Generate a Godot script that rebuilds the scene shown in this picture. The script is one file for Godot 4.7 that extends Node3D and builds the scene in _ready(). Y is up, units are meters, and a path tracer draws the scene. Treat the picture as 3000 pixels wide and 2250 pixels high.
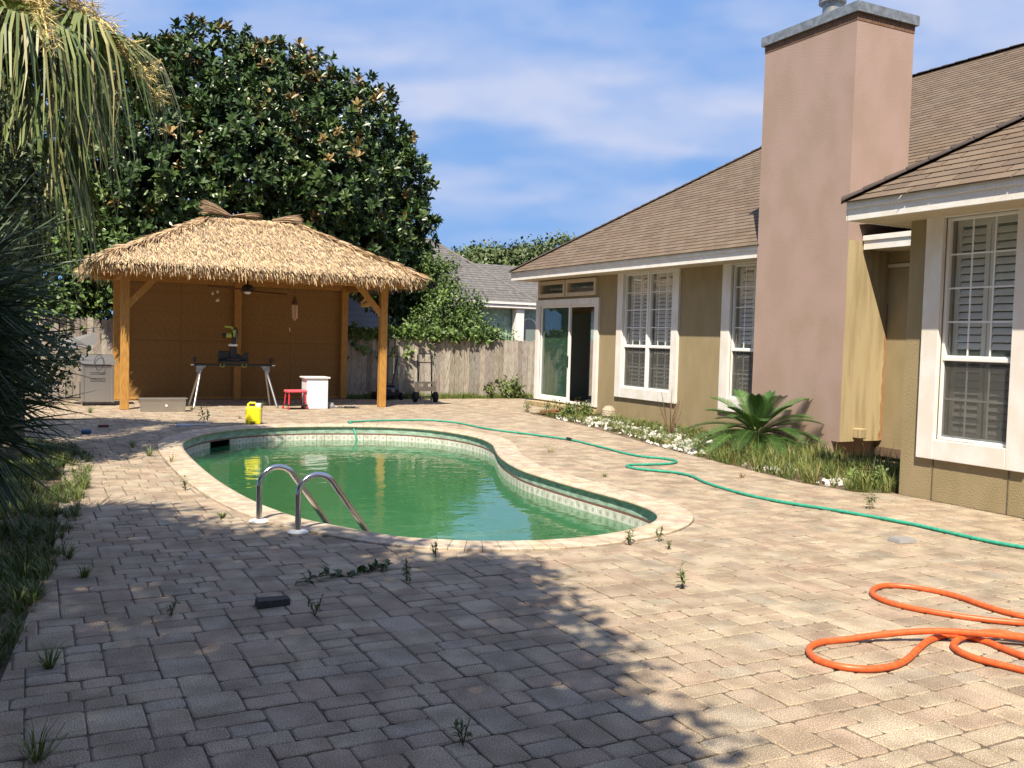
extends Node3D
# A backyard pool seen from a shaded corner of its paved deck. x runs into the house, -z runs away along the house wall, y is up.

class B:
	# collects triangles (given counter-clockwise seen from outside) into one mesh
	var v := PackedVector3Array()
	var n := PackedVector3Array()
	var c := PackedColorArray()
	var col := Color.WHITE
	func tri(p: Vector3, q: Vector3, r: Vector3) -> void:
		var nn := (q - p).cross(r - p).normalized()
		v.append(p); v.append(r); v.append(q)
		n.append(nn); n.append(nn); n.append(nn)
		c.append(col); c.append(col); c.append(col)
	func tri_n(p: Vector3, q: Vector3, r: Vector3, np: Vector3, nq: Vector3, nr: Vector3) -> void:
		v.append(p); v.append(r); v.append(q)
		n.append(np); n.append(nr); n.append(nq)
		c.append(col); c.append(col); c.append(col)
	func quad(p: Vector3, q: Vector3, r: Vector3, s: Vector3) -> void:
		tri(p, q, r); tri(p, r, s)
	func quad_n(p: Vector3, q: Vector3, r: Vector3, s: Vector3, np: Vector3, nq: Vector3, nr: Vector3, ns: Vector3) -> void:
		tri_n(p, q, r, np, nq, nr); tri_n(p, r, s, np, nr, ns)
	func hexa(p: Array) -> void:
		# 0-3 bottom ring, 4-7 top ring, both counter-clockwise seen from above
		quad(p[3], p[2], p[1], p[0]); quad(p[4], p[5], p[6], p[7])
		for i in 4:
			var j := (i + 1) % 4
			quad(p[i], p[j], p[j + 4], p[i + 4])
	func box(ctr: Vector3, size: Vector3, bas := Basis()) -> void:
		var h := size / 2
		var p := []
		for y in [-h.y, h.y]:
			for q in [Vector2(-1, 1), Vector2(1, 1), Vector2(1, -1), Vector2(-1, -1)]:
				p.append(ctr + bas * Vector3(q.x * h.x, y, q.y * h.z))
		hexa(p)
	func span(a: Vector3, b: Vector3) -> void:
		box((a + b) / 2, (b - a).abs())
	func cbox(ctr: Vector3, size: Vector3, ch := 0.01, bas := Basis()) -> void:
		# box with chamfered edges
		var h := size / 2
		var g := func(x: float, y: float, z: float, ax: int) -> Vector3:
			var q := Vector3(x * (h.x - (0.0 if ax == 0 else ch)), y * (h.y - (0.0 if ax == 1 else ch)), z * (h.z - (0.0 if ax == 2 else ch)))
			return ctr + bas * q
		for s in [-1, 1]:
			_face(g.call(s, -1, -1, 0), g.call(s, 1, -1, 0), g.call(s, 1, 1, 0), g.call(s, -1, 1, 0), ctr)
			_face(g.call(-1, s, -1, 1), g.call(1, s, -1, 1), g.call(1, s, 1, 1), g.call(-1, s, 1, 1), ctr)
			_face(g.call(-1, -1, s, 2), g.call(1, -1, s, 2), g.call(1, 1, s, 2), g.call(-1, 1, s, 2), ctr)
			for t in [-1, 1]:
				_face(g.call(s, t, -1, 0), g.call(s, t, 1, 0), g.call(s, t, 1, 1), g.call(s, t, -1, 1), ctr)
				_face(g.call(s, -1, t, 0), g.call(s, 1, t, 0), g.call(s, 1, t, 2), g.call(s, -1, t, 2), ctr)
				_face(g.call(-1, s, t, 1), g.call(1, s, t, 1), g.call(1, s, t, 2), g.call(-1, s, t, 2), ctr)
				for u in [-1, 1]:
					var a: Vector3 = g.call(s, t, u, 0)
					var b: Vector3 = g.call(s, t, u, 1)
					var d: Vector3 = g.call(s, t, u, 2)
					if (b - a).cross(d - a).dot(a - ctr) > 0: tri(a, b, d)
					else: tri(a, d, b)
	func _face(p: Vector3, q: Vector3, r: Vector3, s: Vector3, ctr: Vector3) -> void:
		if (q - p).cross(r - p).dot((p + r) / 2 - ctr) > 0: quad(p, q, r, s)
		else: quad(s, r, q, p)
	func tube(pts: Array, rad, sides := 8, caps := true) -> void:
		var up := Vector3.UP
		var d0: Vector3 = (pts[1] - pts[0]).normalized()
		if absf(d0.dot(up)) > 0.9: up = Vector3.RIGHT
		var rings := []
		var norms := []
		for i in pts.size():
			var d: Vector3 = (pts[mini(i + 1, pts.size() - 1)] - pts[maxi(i - 1, 0)]).normalized()
			up = (up - d * up.dot(d)).normalized()
			var side := d.cross(up)
			var rr: float = rad[i] if rad is Array else rad
			var ring := []
			var nn := []
			for k in sides:
				var t := TAU * k / sides
				var o := side * cos(t) + up * sin(t)
				ring.append(pts[i] + o * rr); nn.append(o)
			rings.append(ring); norms.append(nn)
		for i in pts.size() - 1:
			for k in sides:
				var m := (k + 1) % sides
				quad_n(rings[i][k], rings[i + 1][k], rings[i + 1][m], rings[i][m], norms[i][k], norms[i + 1][k], norms[i + 1][m], norms[i][m])
		if caps:
			for k in range(1, sides - 1):
				tri(rings[0][0], rings[0][k], rings[0][k + 1])
				tri(rings[-1][0], rings[-1][k + 1], rings[-1][k])
	func lathe(prof: Array, ctr: Vector3, sides := 16, bas := Basis()) -> void:
		# prof: Vector2(radius, height) from bottom to top
		for i in prof.size() - 1:
			var a: Vector2 = prof[i]
			var b: Vector2 = prof[i + 1]
			var nr := Vector2(b.y - a.y, a.x - b.x).normalized()
			for k in sides:
				var t0 := TAU * k / sides
				var t1 := TAU * (k + 1) / sides
				var e0 := Vector3(cos(t0), 0, -sin(t0))
				var e1 := Vector3(cos(t1), 0, -sin(t1))
				var n0 := bas * (e0 * nr.x + Vector3.UP * nr.y)
				var n1 := bas * (e1 * nr.x + Vector3.UP * nr.y)
				quad_n(ctr + bas * (e0 * a.x + Vector3.UP * a.y), ctr + bas * (e1 * a.x + Vector3.UP * a.y), ctr + bas * (e1 * b.x + Vector3.UP * b.y), ctr + bas * (e0 * b.x + Vector3.UP * b.y), n0, n1, n1, n0)
	func prism(poly: PackedVector2Array, d: float, xf: Transform3D) -> void:
		# polygon in xy, pushed from z=0 to z=d
		if Geometry2D.is_polygon_clockwise(poly): pass
		var p := poly.duplicate()
		if Geometry2D.is_polygon_clockwise(p): p.reverse()
		var area := 0.0
		for i in p.size(): area += p[i].cross(p[(i + 1) % p.size()])
		if area < 0: p.reverse()
		var ix := Geometry2D.triangulate_polygon(p)
		for i in range(0, ix.size(), 3):
			var a := p[ix[i]]
			var b := p[ix[i + 1]]
			var e := p[ix[i + 2]]
			if (b - a).cross(e - a) < 0:
				var t := b
				b = e; e = t
			tri(xf * Vector3(a.x, a.y, d), xf * Vector3(b.x, b.y, d), xf * Vector3(e.x, e.y, d))
			tri(xf * Vector3(a.x, a.y, 0), xf * Vector3(e.x, e.y, 0), xf * Vector3(b.x, b.y, 0))
		for i in p.size():
			var a := p[i]
			var b := p[(i + 1) % p.size()]
			quad(xf * Vector3(a.x, a.y, 0), xf * Vector3(b.x, b.y, 0), xf * Vector3(b.x, b.y, d), xf * Vector3(a.x, a.y, d))
	func sheet(poly: PackedVector2Array, y: float) -> void:
		# polygon (x, z) as a level sheet seen from above
		var ix := Geometry2D.triangulate_polygon(poly)
		for i in range(0, ix.size(), 3):
			var a := poly[ix[i]]
			var b := poly[ix[i + 1]]
			var e := poly[ix[i + 2]]
			if (b - a).cross(e - a) > 0:
				var t := b
				b = e; e = t
			tri(Vector3(a.x, y, a.y), Vector3(b.x, y, b.y), Vector3(e.x, y, e.y))
	func strip(pts: Array, wid: Array, side: Vector3) -> void:
		# a flat ribbon (leaf, straw, blade of grass), its width along side
		for i in pts.size() - 1:
			var a: Vector3 = pts[i] - side * wid[i]
			var b: Vector3 = pts[i] + side * wid[i]
			var e: Vector3 = pts[i + 1] + side * wid[i + 1]
			var f: Vector3 = pts[i + 1] - side * wid[i + 1]
			if wid[i + 1] < 0.0002: tri(a, b, e)
			elif wid[i] < 0.0002: tri(a, e, f)
			else: quad(a, b, e, f)
	func add(o: B, xf: Transform3D, tint := Color.WHITE) -> void:
		v.append_array(xf * o.v)
		var bb := xf.basis.orthonormalized()
		for q in o.n: n.append(bb * q)
		for q in o.c: c.append(q * tint)
	func mesh() -> ArrayMesh:
		var m := ArrayMesh.new()
		if v.is_empty(): return m
		var a := []
		a.resize(Mesh.ARRAY_MAX)
		a[Mesh.ARRAY_VERTEX] = v
		a[Mesh.ARRAY_NORMAL] = n
		a[Mesh.ARRAY_COLOR] = c
		m.add_surface_from_arrays(Mesh.PRIMITIVE_TRIANGLES, a)
		return m

var rng := RandomNumberGenerator.new()
var taken := {}
var M := {}
var T := {}

func rf(a: float, b: float) -> float: return rng.randf_range(a, b)
func rv() -> Vector3:
	var q := Vector3(rf(-1, 1), rf(-1, 1), rf(-1, 1))
	while q.length() > 1 or q.length() < 0.05: q = Vector3(rf(-1, 1), rf(-1, 1), rf(-1, 1))
	return q.normalized()
func lin(r: float, g: float, b: float, al := 1.0) -> Color:
	var k := Color(r, g, b).linear_to_srgb()
	k.a = al
	return k

func numbered(nm: String) -> String:
	if not taken.has(nm):
		taken[nm] = 0
		return nm
	taken[nm] += 1
	return "%s_%03d" % [nm, taken[nm]]

func part(nm: String, b, mat: Material, parent: Node3D, pos := Vector3.ZERO, turn := Vector3.ZERO) -> MeshInstance3D:
	var o := MeshInstance3D.new()
	o.name = nm
	o.mesh = b.mesh() if b is B else b
	o.material_override = mat
	parent.add_child(o, true)
	o.position = pos
	o.rotation = turn
	return o
func wpart(nm: String, b, mat: Material, parent: Node3D) -> MeshInstance3D:
	# the mesh is in world coordinates, the parent an unturned thing
	return part(nm, b, mat, parent, -parent.position)
func node(nm: String, parent: Node3D, pos := Vector3.ZERO) -> Node3D:
	var o := Node3D.new()
	o.name = nm
	parent.add_child(o, true)
	o.position = pos
	return o
func thing(nm: String, label: String, cat: String, pos := Vector3.ZERO, turn := 0.0, group := "") -> Node3D:
	var o := Node3D.new()
	o.name = numbered(nm)
	add_child(o)
	o.position = pos
	o.rotation.y = turn
	o.set_meta("label", label); o.set_meta("category", cat)
	if group: o.set_meta("group", group)
	return o
func single(nm: String, b, mat: Material, label: String, cat: String, pos := Vector3.ZERO, group := "") -> MeshInstance3D:
	var o := part(numbered(nm), b, mat, self, pos)
	o.set_meta("label", label); o.set_meta("category", cat)
	if group: o.set_meta("group", group)
	return o
func struct(nm: String, b, mat: Material, label := "") -> MeshInstance3D:
	var o := part(numbered(nm), b, mat, self)
	o.set_meta("kind", "structure")
	if label: o.set_meta("label", label)
	return o

func noise_tex(sd: int, freq: float, lo: Color, hi: Color, size := 512, kind := FastNoiseLite.TYPE_SIMPLEX_SMOOTH, oct := 5, offs := [0.25, 0.75]) -> NoiseTexture2D:
	var f := FastNoiseLite.new()
	f.noise_type = kind; f.seed = sd; f.frequency = freq; f.fractal_octaves = oct
	var g := Gradient.new()
	g.set_color(0, lo); g.set_color(1, hi)
	g.set_offset(0, offs[0]); g.set_offset(1, offs[1])
	var t := NoiseTexture2D.new()
	t.width = size; t.height = size; t.seamless = true; t.noise = f; t.color_ramp = g; t.generate_mipmaps = false
	return t
func grey(k: float) -> Color: return Color(k, k, k)
func bump_tex(sd: int, freq: float, size := 512, oct := 4, kind := FastNoiseLite.TYPE_SIMPLEX_SMOOTH) -> NoiseTexture2D:
	return noise_tex(sd, freq, grey(0), grey(1), size, kind, oct, [0.1, 0.9])

func mat(nm: String, col: Color, rough := 0.8, opt := {}) -> StandardMaterial3D:
	var m := StandardMaterial3D.new()
	m.resource_name = nm
	m.albedo_color = col
	m.roughness = rough
	m.metallic = opt.get("metal", 0.0)
	if opt.has("spec"): m.metallic_specular = opt.spec
	if opt.get("vc", false): m.vertex_color_use_as_albedo = true
	var sc: Vector3 = opt.get("scale", Vector3.ONE)
	if opt.has("tex") or opt.has("bump") or opt.has("rtex"):
		m.uv1_triplanar = true; m.uv1_world_triplanar = true; m.uv1_scale = sc
	if opt.has("tex"): m.albedo_texture = opt.tex
	if opt.has("rtex"): m.roughness_texture = opt.rtex
	if opt.has("bump"):
		m.heightmap_enabled = true; m.heightmap_texture = opt.bump; m.heightmap_scale = opt.get("depth", 0.5)
	if opt.has("detail"):
		m.detail_enabled = true; m.detail_albedo = opt.detail; m.detail_blend_mode = BaseMaterial3D.BLEND_MODE_MUL
		m.detail_uv_layer = BaseMaterial3D.DETAIL_UV_2
		m.uv2_triplanar = true; m.uv2_world_triplanar = true; m.uv2_scale = opt.get("dscale", Vector3.ONE)
	if opt.has("back"):
		m.backlight_enabled = true; m.backlight = opt.back
	if opt.has("coat"):
		m.clearcoat_enabled = true; m.clearcoat = opt.coat; m.clearcoat_roughness = opt.get("coatr", 0.2)
	M[nm] = m
	return m

func catmull(pts: Array, closed: bool, per: int) -> Array:
	var o := []
	var cnt := pts.size()
	for i in (cnt if closed else cnt - 1):
		var p0 = pts[(i - 1 + cnt) % cnt] if closed else pts[maxi(i - 1, 0)]
		var p1 = pts[i]
		var p2 = pts[(i + 1) % cnt]
		var p3 = pts[(i + 2) % cnt] if closed else pts[mini(i + 2, cnt - 1)]
		for k in per: o.append(p1.cubic_interpolate(p2, p0, p3, float(k) / per))
	if not closed: o.append(pts[-1])
	return o

func multi(nm: String, mesh_b: B, m: Material, parent: Node3D, xs: Array, cols := []) -> MultiMeshInstance3D:
	var mm := MultiMesh.new()
	mm.transform_format = MultiMesh.TRANSFORM_3D
	mm.use_colors = not cols.is_empty()
	mm.mesh = mesh_b.mesh()
	mm.instance_count = xs.size()
	for i in xs.size():
		mm.set_instance_transform(i, xs[i])
		if mm.use_colors: mm.set_instance_color(i, cols[i])
	var o := MultiMeshInstance3D.new()
	o.name = nm if parent != self else numbered(nm)
	o.multimesh = mm
	o.material_override = m
	parent.add_child(o, true)
	return o

func basis_up(up: Vector3, spin: float) -> Basis:
	var u := up.normalized()
	var s := u.cross(Vector3.RIGHT if absf(u.x) < 0.8 else Vector3.FORWARD).normalized()
	return Basis(s, u, s.cross(u)).rotated(u, spin)

func make_sky() -> ImageTexture:
	var w := 1536
	var h := 768
	var im := Image.create(w, h, false, Image.FORMAT_RGB8)
	var f1 := FastNoiseLite.new()
	f1.noise_type = FastNoiseLite.TYPE_SIMPLEX_SMOOTH; f1.seed = 11; f1.frequency = 1.1; f1.fractal_octaves = 6; f1.fractal_gain = 0.52
	var f2 := FastNoiseLite.new()
	f2.noise_type = FastNoiseLite.TYPE_SIMPLEX_SMOOTH; f2.seed = 5; f2.frequency = 3.4; f2.fractal_octaves = 5
	for j in h:
		var th := PI * (j + 0.5) / h
		var y := cos(th)
		for i in w:
			var ph := TAU * ((i + 0.5) / w - 0.5)
			var d := Vector3(sin(th) * sin(ph), y, -sin(th) * cos(ph))
			var e := clampf(y, 0.0, 1.0)
			var base := Color(0.165, 0.345, 0.62).lerp(Color(0.165, 0.265, 0.56), pow(e, 0.5))
			# thin cloud: stretched, looked up on a layer above
			var q := Vector3(d.x, 0, d.z) / (e + 0.32)
			q = q.rotated(Vector3.UP, 0.6) * Vector3(0.75, 1, 1.4)
			var k := f1.get_noise_3dv(q * 1.5) * 0.5 + 0.5
			var k2 := f2.get_noise_3dv(q * 1.3) * 0.5 + 0.5
			var cl := clampf(smoothstep(0.28, 0.70, k) * 0.68 + smoothstep(0.38, 0.80, k2) * 0.42, 0, 0.92) * smoothstep(0.02, 0.22, e)
			var cc := base.lerp(Color(0.43, 0.475, 0.625), cl)
			if y < 0: cc = cc.lerp(Color(0.16, 0.15, 0.12), clampf(-y * 12, 0, 1))
			im.set_pixel(i, j, cc.linear_to_srgb())
	return ImageTexture.create_from_image(im)

func setup() -> void:
	var cam := Camera3D.new()
	cam.name = "camera"
	cam.basis = Basis.from_euler(Vector3(deg_to_rad(-2.736), deg_to_rad(-27.223), 0)) * Basis(Vector3.BACK, deg_to_rad(1.584))
	cam.position = Vector3(0, 1.65, 0)
	cam.fov = rad_to_deg(2.0 * atan(1125.0 / 2737.0))
	cam.near = 0.1; cam.far = 600
	add_child(cam)
	cam.current = true
	var env := Environment.new()
	env.background_mode = Environment.BG_SKY
	var pm := PanoramaSkyMaterial.new()
	pm.panorama = make_sky()
	env.sky = Sky.new()
	env.sky.sky_material = pm
	env.background_energy_multiplier = 0.78
	env.tonemap_mode = Environment.TONE_MAPPER_LINEAR
	env.tonemap_exposure = 1.85
	env.sdfgi_enabled = true; env.ssao_enabled = true; env.ssil_enabled = true
	var we := WorldEnvironment.new()
	we.name = "world_environment"
	we.environment = env
	add_child(we)
	var sun := DirectionalLight3D.new()
	sun.name = "sun"
	sun.light_energy = 1.6
	sun.light_color = Color(1.0, 0.95, 0.86)
	sun.light_angular_distance = 0.53
	sun.shadow_enabled = true
	add_child(sun)
	sun.look_at_from_position(Vector3.ZERO, Vector3(0.45, -1, -0.57), Vector3.UP)

func materials() -> void:
	T.speck = noise_tex(3, 0.12, Color(0.80, 0.785, 0.775), Color(1, 1, 0.97), 1024, FastNoiseLite.TYPE_SIMPLEX, 2, [0.60, 0.80])
	T.quartz = noise_tex(6, 0.10, Color(0.755, 0.74, 0.73), Color(1, 1, 0.96), 1024, FastNoiseLite.TYPE_SIMPLEX, 1, [0.58, 0.74])
	T.mott = noise_tex(4, 0.012, Color(0.84, 0.825, 0.81), Color(1, 1, 1), 512)
	T.warm = noise_tex(8, 0.010, Color(0.97, 0.95, 0.925), Color(1, 1, 1), 512)
	T.fine = noise_tex(9, 0.09, Color(0.94, 0.94, 0.94), Color(1, 1, 1), 512)
	T.grain = noise_tex(10, 0.03, Color(0.72, 0.70, 0.67), Color(1, 1, 1), 512, FastNoiseLite.TYPE_SIMPLEX, 5)
	T.grain2 = noise_tex(20, 0.03, Color(0.87, 0.85, 0.82), Color(1, 1, 1), 512, FastNoiseLite.TYPE_SIMPLEX, 5)
	T.streak = noise_tex(22, 0.008, Color(0.955, 0.96, 0.93), Color(1, 1, 1), 512)
	T.bfine = bump_tex(12, 0.12, 512, 3)
	T.bstucco = bump_tex(13, 0.06, 512, 4)
	T.bcoarse = bump_tex(14, 0.02, 512, 5)
	T.osb = noise_tex(15, 0.05, Color(0.45, 0.38, 0.32), Color(1, 1, 1), 512, FastNoiseLite.TYPE_SIMPLEX, 3, [0.14, 0.24])
	T.stain = noise_tex(16, 0.014, Color(0.89, 0.875, 0.85), Color(1, 1, 1), 512, FastNoiseLite.TYPE_SIMPLEX_SMOOTH, 5, [0.2, 0.62])
	T.rust = noise_tex(17, 0.02, Color(0.86, 0.66, 0.46), Color(1, 1, 1), 512, FastNoiseLite.TYPE_SIMPLEX_SMOOTH, 4, [0.12, 0.5])
	# ground and paving
	mat("soil", lin(0.16, 0.12, 0.08), 0.95, {"tex": T.mott, "scale": Vector3.ONE * 0.8, "bump": T.bcoarse, "depth": 2.0})
	mat("joint_sand", lin(0.15, 0.125, 0.097), 0.95, {"tex": T.mott, "scale": Vector3.ONE * 2.0, "bump": T.bfine, "depth": 0.5})
	mat("paver", Color.WHITE, 0.82, {"vc": true, "tex": T.quartz, "scale": Vector3.ONE * 1.1, "bump": T.bfine, "depth": 0.35, "detail": T.mott, "dscale": Vector3.ONE * 0.45})
	mat("coping", lin(0.58, 0.485, 0.375), 0.75, {"vc": true, "tex": T.fine, "scale": Vector3.ONE * 1.6, "bump": T.bfine, "depth": 0.25, "detail": T.mott, "dscale": Vector3.ONE * 0.8})
	mat("plaster", lin(0.36, 0.53, 0.44), 0.7, {"tex": T.mott, "scale": Vector3(0.8, 2.5, 0.8), "bump": T.bfine, "depth": 0.5, "detail": T.stain, "dscale": Vector3(0.7, 2.0, 0.7)})
	mat("basin", lin(0.22, 0.42, 0.30), 0.8, {"tex": T.stain, "scale": Vector3.ONE * 0.35})
	mat("tile", Color.WHITE, 0.25, {"vc": true, "detail": T.stain, "dscale": Vector3.ONE * 1.1})
	var wn := bump_tex(21, 0.010, 512, 4)
	var wm := mat("water", lin(0.036, 0.165, 0.060, 0.70), 0.015, {"bump": wn, "depth": 0.30, "scale": Vector3(0.30, 0.30, 0.45)})
	wm.transparency = BaseMaterial3D.TRANSPARENCY_ALPHA
	wm.metallic_specular = 0.5
	# house
	mat("stucco", lin(0.325, 0.258, 0.150), 0.9, {"tex": T.fine, "scale": Vector3.ONE * 1.4, "bump": T.bstucco, "depth": 0.30, "detail": T.streak, "dscale": Vector3(0.7, 0.3, 0.7)})
	mat("stucco_pink", lin(0.39, 0.278, 0.242), 0.9, {"tex": T.fine, "scale": Vector3.ONE * 1.4, "bump": T.bstucco, "depth": 0.22, "detail": T.streak, "dscale": Vector3(0.35, 0.22, 0.35)})
	mat("stucco_yellow", lin(0.45, 0.362, 0.21), 0.9, {"tex": T.fine, "scale": Vector3.ONE * 1.4, "bump": T.bstucco, "depth": 0.22, "detail": T.stain, "dscale": Vector3(0.7, 0.08, 0.7)})
	mat("trim", lin(0.79, 0.78, 0.76), 0.75, {"tex": T.fine, "scale": Vector3.ONE * 2.2, "bump": T.bstucco, "depth": 0.20, "detail": T.warm, "dscale": Vector3(0.6, 0.35, 0.6)})
	mat("white_paint", lin(0.80, 0.795, 0.78), 0.55, {"tex": T.fine, "scale": Vector3.ONE * 0.8, "detail": T.warm, "dscale": Vector3(0.8, 0.8, 0.5)})
	mat("vinyl", lin(0.75, 0.75, 0.74), 0.4)
	mat("shutter", lin(0.62, 0.61, 0.57), 0.5)
	mat("soffit", lin(0.52, 0.45, 0.34), 0.8, {"tex": T.warm, "scale": Vector3.ONE * 0.7})
	mat("interior", lin(0.52, 0.47, 0.40), 0.9)
	mat("interior_floor", lin(0.16, 0.11, 0.08), 0.5)
	mat("dark_door", lin(0.16, 0.20, 0.185), 0.35)
	mat("bare_wood", lin(0.22, 0.12, 0.07), 0.8, {"tex": T.grain, "scale": Vector3(2, 0.4, 2)})
	var gl := mat("glass", Color(0.75, 0.82, 0.80, 0.06), 0.02)
	gl.transparency = BaseMaterial3D.TRANSPARENCY_ALPHA
	gl.metallic_specular = 0.6
	var gd := mat("glass_door", Color(0.25, 0.40, 0.34, 0.35), 0.02)
	gd.transparency = BaseMaterial3D.TRANSPARENCY_ALPHA
	gd.metallic_specular = 0.9
	var sc := mat("screen", lin(0.07, 0.07, 0.065, 0.40), 0.9)
	sc.transparency = BaseMaterial3D.TRANSPARENCY_ALPHA
	mat("shingle", lin(0.230, 0.182, 0.141), 0.92, {"vc": true, "tex": T.speck, "scale": Vector3.ONE * 1.5, "bump": T.bfine, "depth": 0.4, "detail": T.warm, "dscale": Vector3.ONE * 0.35})
	mat("cap_shingle", lin(0.095, 0.075, 0.066), 0.92, {"vc": true, "tex": T.speck, "scale": Vector3.ONE * 1.5})
	mat("galvanised", lin(0.34, 0.37, 0.38), 0.45, {"metal": 0.6, "tex": T.mott, "scale": Vector3.ONE})
	mat("steel", lin(0.62, 0.61, 0.60), 0.16, {"metal": 1.0})
	mat("brushed", lin(0.50, 0.49, 0.47), 0.38, {"metal": 0.9, "tex": T.fine, "scale": Vector3(0.6, 4, 0.6)})
	mat("grey_roof", lin(0.155, 0.15, 0.15), 0.95, {"vc": true, "tex": T.mott, "scale": Vector3.ONE * 0.6})
	mat("teal_wall", lin(0.27, 0.42, 0.38), 0.85, {"tex": T.mott, "scale": Vector3.ONE * 0.6})
	mat("siding", lin(0.34, 0.39, 0.47), 0.7, {"tex": T.fine, "scale": Vector3.ONE})
	# gazebo, fence
	mat("stained_wood", lin(0.50, 0.26, 0.058), 0.6, {"tex": T.grain2, "scale": Vector3(2.2, 0.25, 2.2), "detail": T.fine, "dscale": Vector3.ONE})
	mat("back_panel", lin(0.34, 0.195, 0.068), 0.85, {"tex": T.osb, "scale": Vector3(1.3, 1.7, 1.3), "detail": T.grain2, "dscale": Vector3(6, 0.35, 6), "bump": T.bfine, "depth": 0.2})
	mat("dark_wood", lin(0.16, 0.065, 0.025), 0.7, {"tex": T.grain, "scale": Vector3(2, 0.3, 2)})
	mat("straw", lin(0.66, 0.505, 0.335), 0.75, {"vc": true, "back": Color(0.30, 0.28, 0.22)})
	mat("picket", lin(0.46, 0.435, 0.40), 0.9, {"vc": true, "tex": T.grain2, "scale": Vector3(4.5, 0.35, 4.5), "bump": T.grain, "depth": 0.12, "detail": T.stain, "dscale": Vector3(1.2, 0.5, 1.2)})
	# plants
	mat("leaf_gloss", Color.WHITE, 0.36, {"vc": true, "back": Color(0.16, 0.20, 0.05), "spec": 0.5})
	mat("leaf", Color.WHITE, 0.5, {"vc": true, "back": Color(0.30, 0.36, 0.08)})
	mat("leaf_dry", Color.WHITE, 0.8, {"vc": true, "back": Color(0.22, 0.18, 0.08)})
	mat("bark", lin(0.20, 0.165, 0.13), 0.95, {"tex": T.grain, "scale": Vector3(2, 0.5, 2), "bump": T.bcoarse, "depth": 3.0})
	mat("dead_twig", lin(0.16, 0.10, 0.06), 0.9)
	# small things
	mat("yellow_plastic", lin(0.80, 0.68, 0.02), 0.38)
	mat("label_white", lin(0.62, 0.60, 0.42), 0.5)
	mat("red_paint", lin(0.62, 0.03, 0.05), 0.35)
	mat("red_plastic", lin(0.70, 0.10, 0.13), 0.3)
	mat("black_plastic", lin(0.012, 0.012, 0.013), 0.45)
	mat("black_metal", lin(0.018, 0.016, 0.016), 0.35)
	mat("rubber", lin(0.022, 0.022, 0.022), 0.85)
	mat("navy", lin(0.012, 0.014, 0.035), 0.35)
	mat("lime", lin(0.30, 0.36, 0.05), 0.4)
	mat("white_plastic", lin(0.78, 0.78, 0.77), 0.45)
	mat("white_box", lin(0.72, 0.75, 0.80), 0.4, {"tex": T.fine, "scale": Vector3.ONE})
	mat("stone_grey", lin(0.30, 0.29, 0.29), 0.5, {"metal": 0.2})
	mat("green_hose", lin(0.034, 0.35, 0.235), 0.45, {"tex": T.mott, "scale": Vector3.ONE * 2.5})
	mat("orange_hose", lin(0.74, 0.125, 0.03), 0.42, {"tex": T.mott, "scale": Vector3.ONE * 3.0})
	mat("slate", lin(0.085, 0.09, 0.085), 0.7, {"tex": T.mott, "scale": Vector3.ONE * 4, "bump": T.bfine, "depth": 1.0})
	mat("pale_stone", lin(0.52, 0.44, 0.34), 0.9, {"tex": T.stain, "scale": Vector3.ONE * 3, "bump": T.bcoarse, "depth": 3.0})
	mat("red_brick", lin(0.36, 0.16, 0.09), 0.9, {"tex": T.mott, "scale": Vector3.ONE * 4, "bump": T.bfine, "depth": 1.0})
	mat("blue_plastic", lin(0.03, 0.09, 0.22), 0.4)
	mat("lid_grey", lin(0.42, 0.46, 0.52), 0.4)
	mat("bamboo", lin(0.56, 0.36, 0.24), 0.5)
	mat("shell", lin(0.62, 0.55, 0.42), 0.4)
	mat("yellow_house", lin(0.52, 0.36, 0.10), 0.6)
	mat("brown_red", lin(0.13, 0.035, 0.02), 0.7)
	mat("blue_glass", lin(0.03, 0.10, 0.30), 0.15)
	mat("brown_red_tile", lin(0.22, 0.11, 0.09), 0.5, {"tex": T.mott, "scale": Vector3.ONE * 6})
	mat("rust", lin(0.33, 0.185, 0.085), 0.9, {"tex": T.stain, "scale": Vector3(3, 0.6, 3)})
	mat("gravel", Color.WHITE, 0.8, {"vc": true})

var pool: PackedVector2Array
var pool_out: PackedVector2Array
var deck: PackedVector2Array
const POOL_PTS := [Vector2(1.87, -13.81), Vector2(1.82, -12.97), Vector2(1.80, -12.0), Vector2(1.80, -10.91), Vector2(1.84, -9.94), Vector2(1.93, -9.04), Vector2(2.09, -8.27), Vector2(2.30, -7.80), Vector2(2.66, -7.18), Vector2(3.1, -6.84), Vector2(3.51, -6.68), Vector2(4.0, -6.61), Vector2(4.55, -6.70), Vector2(5.05, -6.93), Vector2(5.40, -7.28), Vector2(5.56, -7.75), Vector2(5.58, -8.34), Vector2(5.55, -9.0), Vector2(5.54, -9.7), Vector2(5.58, -10.46), Vector2(5.76, -11.26), Vector2(5.97, -11.90), Vector2(6.24, -12.56), Vector2(6.48, -13.16), Vector2(6.65, -13.9), Vector2(6.63, -14.73), Vector2(6.38, -15.55), Vector2(5.87, -16.12), Vector2(5.2, -16.40), Vector2(4.43, -16.54), Vector2(3.8, -16.50), Vector2(3.25, -16.31), Vector2(2.69, -15.89), Vector2(2.27, -15.28), Vector2(1.99, -14.55)]
const PAVER_COLS := [Color(0.532, 0.445, 0.342), Color(0.538, 0.423, 0.332), Color(0.502, 0.440, 0.358), Color(0.587, 0.501, 0.391), Color(0.479, 0.393, 0.311), Color(0.563, 0.461, 0.353), Color(0.508, 0.414, 0.326), Color(0.558, 0.476, 0.369)]

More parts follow.
